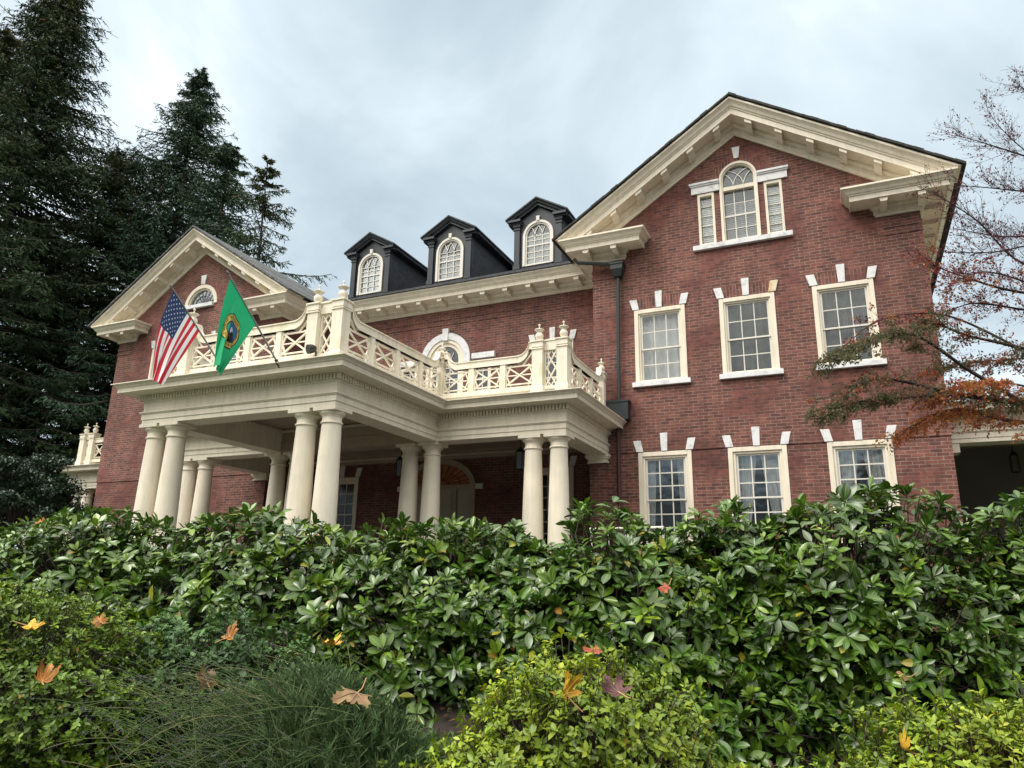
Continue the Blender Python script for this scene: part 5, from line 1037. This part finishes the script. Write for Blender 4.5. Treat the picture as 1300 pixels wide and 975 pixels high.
# ------------------------------------------------------------------ conifers behind the house
def conifer(base, Hh, Rb, seed, label, m, z0=.08, dens=1.0, droop=.35, sparse=0.0, lean=0.0, group='tall conifers behind the house', tw=1.0, shape=.8, ft=1.0):
    r_ = np.random.default_rng(seed); base = np.array(base, float); T = empty('fir_tree', base); setp(T, label, 'tree', group)
    ld = np.array([lean, 0, 0.]); tr = MB(); pts = [base+ld*(k/10)**1.5+np.array([0, 0, Hh*k/10]) for k in range(11)]; tr.tube(pts, [max(.03, Hh*.013*(1-k/10.2)) for k in range(11)], 9); tr.build('trunk', LM['bark'], T)
    bA, bB, br = [], [], []; LP, LD, LN, LL, LR = [], [], [], [], []
    h = z0*Hh
    while h < Hh*.995:
        f = h/Hh; Rr = Rb*(1-f)**shape+.15; nb = max(3, int(5*dens))
        for _ in range(nb):
            if r_.random() < sparse: continue
            az = r_.uniform(0, 2*PI); L_ = Rr*r_.uniform(.55, 1.12)*(1.25 if r_.random() < .08 else 1); o = base+ld*f**1.5+np.array([0, 0, h+r_.uniform(-.3, .3)]); hd = np.array([math.cos(az), math.sin(az), 0]); rise = .55-.95*(1-f)
            n_ = max(4, int(L_/.55)); p0 = o; sd_ = np.array([-hd[1], hd[0], 0])
            for k in range(n_):
                t = (k+1)/n_; z = L_*(rise*t*.5-droop*t*t+.22*t**4); p1 = o+hd*L_*t+np.array([0, 0, z])+sd_*.03*L_*math.sin(3*t+az); bA.append(p0); bB.append(p1); rr2 = .012*L_*(1-t*.85)+.01; br.append((rr2*1.15, rr2))
                if t > .22:
                    lt = (.22+.30*L_*(1-t)**.8*.55+.25)*tw*min(1, .06+L_/2.4)
                    for sg in (-1, 1, 0):
                        for _2 in range(2 if dens > .6 else 1):
                            q = p0+(p1-p0)*r_.random(); dd = unit(hd*r_.uniform(.5, .9)+sd_*sg*r_.uniform(.7, 1.1)+np.array([0, 0, -r_.uniform(.05, .55)])); ll = lt*r_.uniform(.6, 1.15); nn = max(4, int(ll/.085*ft))
                            for w_ in range(nn):
                                pq = q+dd*ll*(w_+.5)/nn+np.array([0, 0, -.18*ll*((w_+.5)/nn)**2]); LP.append(pq); LD.append(dd+r_.normal(size=3)*.55+np.array([0, 0, -.25])); LL.append(r_.uniform(.10, .22)); LR.append(min(1, r_.random()*.55+(.5*max(0, f-.45)/.55+.12)*r_.random()))
                p0 = p1
        h += max(.22, .55*(1-f)+.18)/dens**.5
    LP = np.array(LP); LD = unit(np.array(LD)); n = len(LP); Nn = unit(np.array([0, 0, 1.])+r_.normal(size=(n, 3))*.8); LL = np.array(LL)*tw
    V, F_, At = leaves(LP, LD, Nn, LL, LL*.34, droop=.15, fold=0, nu=1, nv=1, outline=lambda u: 1-.75*u, rnd=np.array(LR)); nmesh('foliage', V, F_, m, T, attrs=At, smooth=False)
    br = np.array(br); V, F_ = tubes(bA, bB, br[:, 0], br[:, 1], 5); nmesh('limb', V, F_, LM['bark'], T); return n
cnt = 0
def cbase(u, s): p_ = at(u, 700, s); return (p_[0], p_[1], GR)
cnt += conifer(cbase(-88, 36), 35.6, 10.8, 1, 'huge dark fir with brownish tip, tallest tree at the left of the house', LM['fir'], .13, 1.5, .38, 0, .8, tw=1.15, shape=.82)
cnt += conifer(cbase(150, 40), 31.4, 10.2, 2, 'blue green fir with a pointed top behind the left gable', LM['fir2'], .10, 1.5, .36, 0, .8, shape=.80)
cnt += conifer(cbase(290, 33), 21.0, 6.6, 3, 'thin open spruce with drooping bare ended branches just right of the left gable peak', LM['fir'], .10, .75, .30, .08, -.5, shape=.8)
cnt += conifer(cbase(222, 37), 24.5, 6.4, 9, 'shorter dense fir between the pointed fir and the open spruce', LM['fir2'], .10, 1.1, .32, 0, 0, shape=.7)
cnt += conifer(cbase(-150, 30), 26, 6.0, 4, 'dark fir cut by the left edge of the photo', LM['fir'], .30, .9, .38, 0, 0)
cnt += conifer(cbase(70, 40), 25.5, 9.0, 5, 'dense fir filling the space between the huge fir and the left gable', LM['fir'], .16, 1.45, .36, .0, 0, shape=.50)
cnt += conifer(cbase(10, 46), 21, 6.5, 6, 'dark fir farther back behind the huge one', LM['fir2'], .25, .6, .36, .35, 0, shape=.6)
# ------------------------------------------------------------------ small dark tree in front of the west porch
def bushy(name, base, c, rad, n, label, m, LS, cat='tree', seed=51):
    T = empty(name, base); setp(T, label, cat); P0 = np.array(c, float); k = 60; d = rand_unit(k); d[:, 2] = np.abs(d[:, 2])*.9-.25
    C_ = P0+d*np.array(rad)*RNG.uniform(.35, 1.0, (k, 1)); r_ = RNG.uniform(.18, .42, k)*rad[0]*.55; idx = RNG.integers(0, k, n); Q = C_[idx]+rand_unit(n)*r_[idx][:, None]*RNG.uniform(.55, 1.05, (n, 1))*np.array([1, 1, .55])
    lv = leaves(Q, rand_unit(n)+np.array([0, 0, -.2]), rand_unit(n)*.7+np.array([0, 0, 1.]), LS*RNG.uniform(.7, 1.2, n), LS*.5, nu=2, nv=2, fold=.3, rnd=RNG.random(n)); nmesh('crown', lv[0], lv[1], m, T, attrs=lv[2])
    b = MB(); base = np.array(base, float); fk = base+(P0-base)*.5
    b.tube([base, fk], [.09, .06], 8); b.build('trunk', LM['bark'], T); A = [fk+0*C_[i] for i in range(k)]; V, F_ = tubes(A, C_, .03, .008); nmesh('limb', V, F_, LM['bark'], T)
pb = at(25, 640, 21); bushy('dark_leafy_tree', (pb[0], pb[1], GR), (pb[0], pb[1], -.15), (2.1, 2.1, 2.1), 20000, 'low dark green leafy tree at the left edge in front of the small west porch', LM['holly'], .11)
# ------------------------------------------------------------------ autumn maple reaching in from the right
T = empty('japanese_maple', tuple(st(9.4, 8.6, GR))); setp(T, 'maple at the right edge, bare twigs above, green, orange and red leaves below', 'tree')
r_ = np.random.default_rng(77); bA, bB, br = [], [], []; TW = []
def limb(pts, r0, r1, depth):
    pts = [np.array(p_) for p_ in pts]; n = len(pts)
    # Catmull-Rom smoothing
    out = []
    for i in range(n-1):
        p0, p1, p2, p3 = pts[max(0, i-1)], pts[i], pts[i+1], pts[min(n-1, i+2)]
        for t in np.linspace(0, 1, 7)[:-1]: out.append(.5*((2*p1)+(-p0+p2)*t+(2*p0-5*p1+4*p2-p3)*t*t+(-p0+3*p1-3*p2+p3)*t**3))
    out.append(pts[-1]); m = len(out)
    for i in range(m-1): a, b = r0+(r1-r0)*i/m, r0+(r1-r0)*(i+1)/m; bA.append(out[i]); bB.append(out[i+1]); br.append((a, b))
    return out
def twigs(path, L_, n, start, kind, flat, up, lvl=0):
    m = len(path)
    for _ in range(n):
        i = int((start+(1-start)*r_.random())*(m-1)); i = min(i, m-2); d = unit(path[i+1]-path[i]); sg = 1 if r_.random() < .5 else -1; side = unit(np.cross(d, np.array([0, 0, 1.])))
        dr = unit(d*r_.uniform(.5, 1.0)+side*sg*r_.uniform(.2, 1.0)*(.9 if flat else .6)+np.array([0, 0, up+r_.normal()*(.12 if flat else .45)])); l_ = L_*r_.uniform(.5, 1.1); k = 4; p0 = path[i]; sub = [p0]
        for q in range(k): dr = unit(dr+r_.normal(size=3)*.12+np.array([0, 0, -.05 if flat else .03])); p1 = p0+dr*l_/k; bA.append(p0); bB.append(p1); rr2 = max(.0016, .0048*l_*(1-q/k)+.0010); br.append((rr2, rr2*.8)); p0 = p1; sub.append(p0)
        if lvl < 1: twigs(sub, L_*.5, 4, .15, kind, flat, up, lvl+1)
        else: TW.append((sub, kind))
A_ = lambda u, v, s: at(u, v, s)
root = np.array(st(9.4, 8.6, GR)); fork = at(1560, 560, 9.4); fork2 = at(1530, 380, 9.4)
limb([root, root+(fork-root)*.5, fork], .16, .13, 0); limb([fork, fork2, at(1500, 200, 9.4), at(1490, 100, 9.5)], .12, .03, 0)
BR_ = [ # control points, radii, twig length, count, kind, flat, up
 ([fork, A_(1420, 530, 9.2), A_(1300, 512, 9.0), A_(1215, 500, 8.8), A_(1120, 480, 8.6), A_(1072, 500, 8.5)], .06, .008, .55, 46, 'low', True, .0),
 ([fork, A_(1400, 545, 9.5), A_(1290, 535, 9.4), A_(1210, 520, 9.2), A_(1150, 545, 9.1)], .05, .008, .5, 34, 'orange', True, -.08),
 ([A_(1300, 512, 9.0), A_(1230, 470, 8.9), A_(1160, 425, 8.8), A_(1100, 432, 8.7), A_(1066, 450, 8.6)], .03, .006, .45, 34, 'green', True, .0),
 ([fork, A_(1400, 470, 9.3), A_(1290, 440, 9.1), A_(1225, 425, 9.0), A_(1190, 410, 9.0)], .04, .007, .5, 28, 'low', True, .05),
 ([A_(1215, 500, 8.8), A_(1150, 505, 8.7), A_(1090, 510, 8.6), A_(1055, 520, 8.5)], .02, .005, .4, 22, 'green', True, .0),
 ([fork2, A_(1400, 380, 9.6), A_(1290, 370, 9.6), A_(1220, 350, 9.5), A_(1180, 335, 9.5)], .035, .004, .5, 24, 'red', False, .1),
 ([fork2, A_(1400, 345, 9.8), A_(1300, 335, 9.8), A_(1240, 280, 9.7), A_(1185, 245, 9.7)], .03, .003, .55, 26, 'bare', False, .15),
 ([fork2, A_(1420, 260, 9.8), A_(1330, 210, 9.8), A_(1260, 185, 9.7), A_(1215, 172, 9.7)], .03, .002, .5, 22, 'bare', False, .1),
 ([fork2, A_(1440, 200, 9.9), A_(1370, 170, 9.9), A_(1325, 130, 9.9), A_(1292, 108, 9.9)], .03, .002, .5, 16, 'bare', False, .1),
 ([A_(1330, 210, 9.8), A_(1300, 190, 9.8), A_(1268, 160, 9.8), A_(1252, 135, 9.8)], .012, .002, .4, 12, 'bare', False, .1),
 ([fork2, A_(1400, 410, 9.7), A_(1310, 395, 9.7), A_(1240, 385, 9.6), A_(1205, 395, 9.6)], .03, .004, .5, 22, 'red', False, .05),
 ([fork2, A_(1400, 310, 10.), A_(1320, 300, 10.), A_(1270, 300, 10.), A_(1210, 290, 10.)], .03, .003, .5, 26, 'bare', False, .1),
 ([fork, fork+RT*1.2+np.array([0, 0, .5]), fork+RT*2.4+FW*.4+np.array([0, 0, .7]), fork+RT*3.4+np.array([0, 0, .6])], .05, .006, .6, 26, 'orange', True, .0),
 ([fork2, fork2+RT*1.0-FW*.6+np.array([0, 0, .8]), fork2+RT*2.1-FW*1.0+np.array([0, 0, 1.2])], .04, .004, .6, 24, 'red', False, .1),
 ([fork2, fork2+RT*.6+FW*1.2+np.array([0, 0, .9]), fork2+RT*1.2+FW*2.4+np.array([0, 0, 1.3])], .04, .004, .6, 22, 'bare', False, .1),
 ([fork, fork-FW*1.3+RT*.6+np.array([0, 0, .5]), fork-FW*2.2+RT*1.2+np.array([0, 0, .6])], .04, .005, .6, 24, 'low', True, .0),
 ([fork2, A_(1420, 330, 9.5), A_(1330, 310, 9.4), A_(1260, 320, 9.3), A_(1195, 320, 9.3)], .025, .003, .5, 26, 'bare', False, .1),
 ([fork2, A_(1410, 290, 9.5), A_(1330, 250, 9.4), A_(1270, 240, 9.4), A_(1215, 235, 9.4)], .025, .003, .5, 26, 'bare', False, .12),
 ([fork2, A_(1400, 400, 9.3), A_(1320, 365, 9.2), A_(1250, 345, 9.2), A_(1200, 365, 9.1)], .025, .003, .5, 24, 'red', False, .0),
 ([fork, A_(1400, 460, 9.6), A_(1310, 455, 9.7), A_(1240, 460, 9.6), A_(1180, 470, 9.5)], .025, .003, .45, 30, 'low', True, .0),
 ([fork, A_(1390, 520, 9.0), A_(1300, 490, 8.9), A_(1240, 485, 8.8), A_(1190, 500, 8.7)], .025, .003, .45, 30, 'orange', True, -.03),
 ([A_(1290, 440, 9.1), A_(1200, 400, 9.0), A_(1120, 405, 8.9), A_(1075, 437, 8.8)], .018, .004, .35, 12, 'red', True, .0),
]
for pts, r0, r1, tl, n, kind, flat, up in BR_:
    n = int(n*(1.7 if kind != 'bare' else 1.9))
    pth = limb(pts, r0, r1, 1); twigs(pth, tl, n, .35, kind, flat, up)
LPp, LDd, LLl, LRr = [], [], [], []
PRM = dict(low=(10, .040, (.0, .60)), orange=(10, .044, (.52, .82)), green=(16, .036, (.0, .36)), red=(6, .040, (.80, .99)), bare=(2.8, .036, (.93, 1.0)))
for sub, kind in TW:
    dn_, sz, (ra, rb) = PRM[kind]; k = r_.poisson(dn_); rb_ = r_.uniform(ra, rb)
    for _ in range(k):
        i = r_.integers(0, len(sub)-1); p_ = sub[i]+(sub[i+1]-sub[i])*r_.random()+r_.normal(size=3)*.02
        LPp.append(p_); LDd.append(r_.normal(size=3)+np.array([0, 0, -.7])); LLl.append(sz*r_.uniform(.6, 1.2)); LRr.append(np.clip(rb_+r_.normal()*.05, 0, 1))
n = len(LPp); LLl = np.array(LLl); lv = leaves(np.array(LPp), unit(np.array(LDd)), rand_unit(n)+np.array([0, 0, .8]), LLl, LLl*.62, nu=2, nv=2, fold=.4, droop=.3, outline=lambda u: np.array([.15, 1.0, .02]), rnd=np.array(LRr)); nmesh('foliage', lv[0], lv[1], LM['maple'], T, attrs=lv[2])
br = np.array(br); V, F_ = tubes(bA, bB, br[:, 0], br[:, 1], 5); nmesh('branch', V, F_, LM['bark'], T)
for k, (t_, s_, h_) in enumerate(((-14, -24, 17), (2, -27, 15), (13, -22, 18))):
    p_ = st(s_, t_, GR-1.4); conifer((p_[0], p_[1], p_[2]), h_, 3.6, 40+k, ('fir behind the camera, left', 'fir behind the camera, middle', 'fir behind the camera, right')[k]+', reflected in the ground floor panes', LM['fir'], .10, .6, .35, .2, 0, group='firs across the lawn', tw=1.7, ft=.6)
print('firs', cnt, 'maple leaves', n)
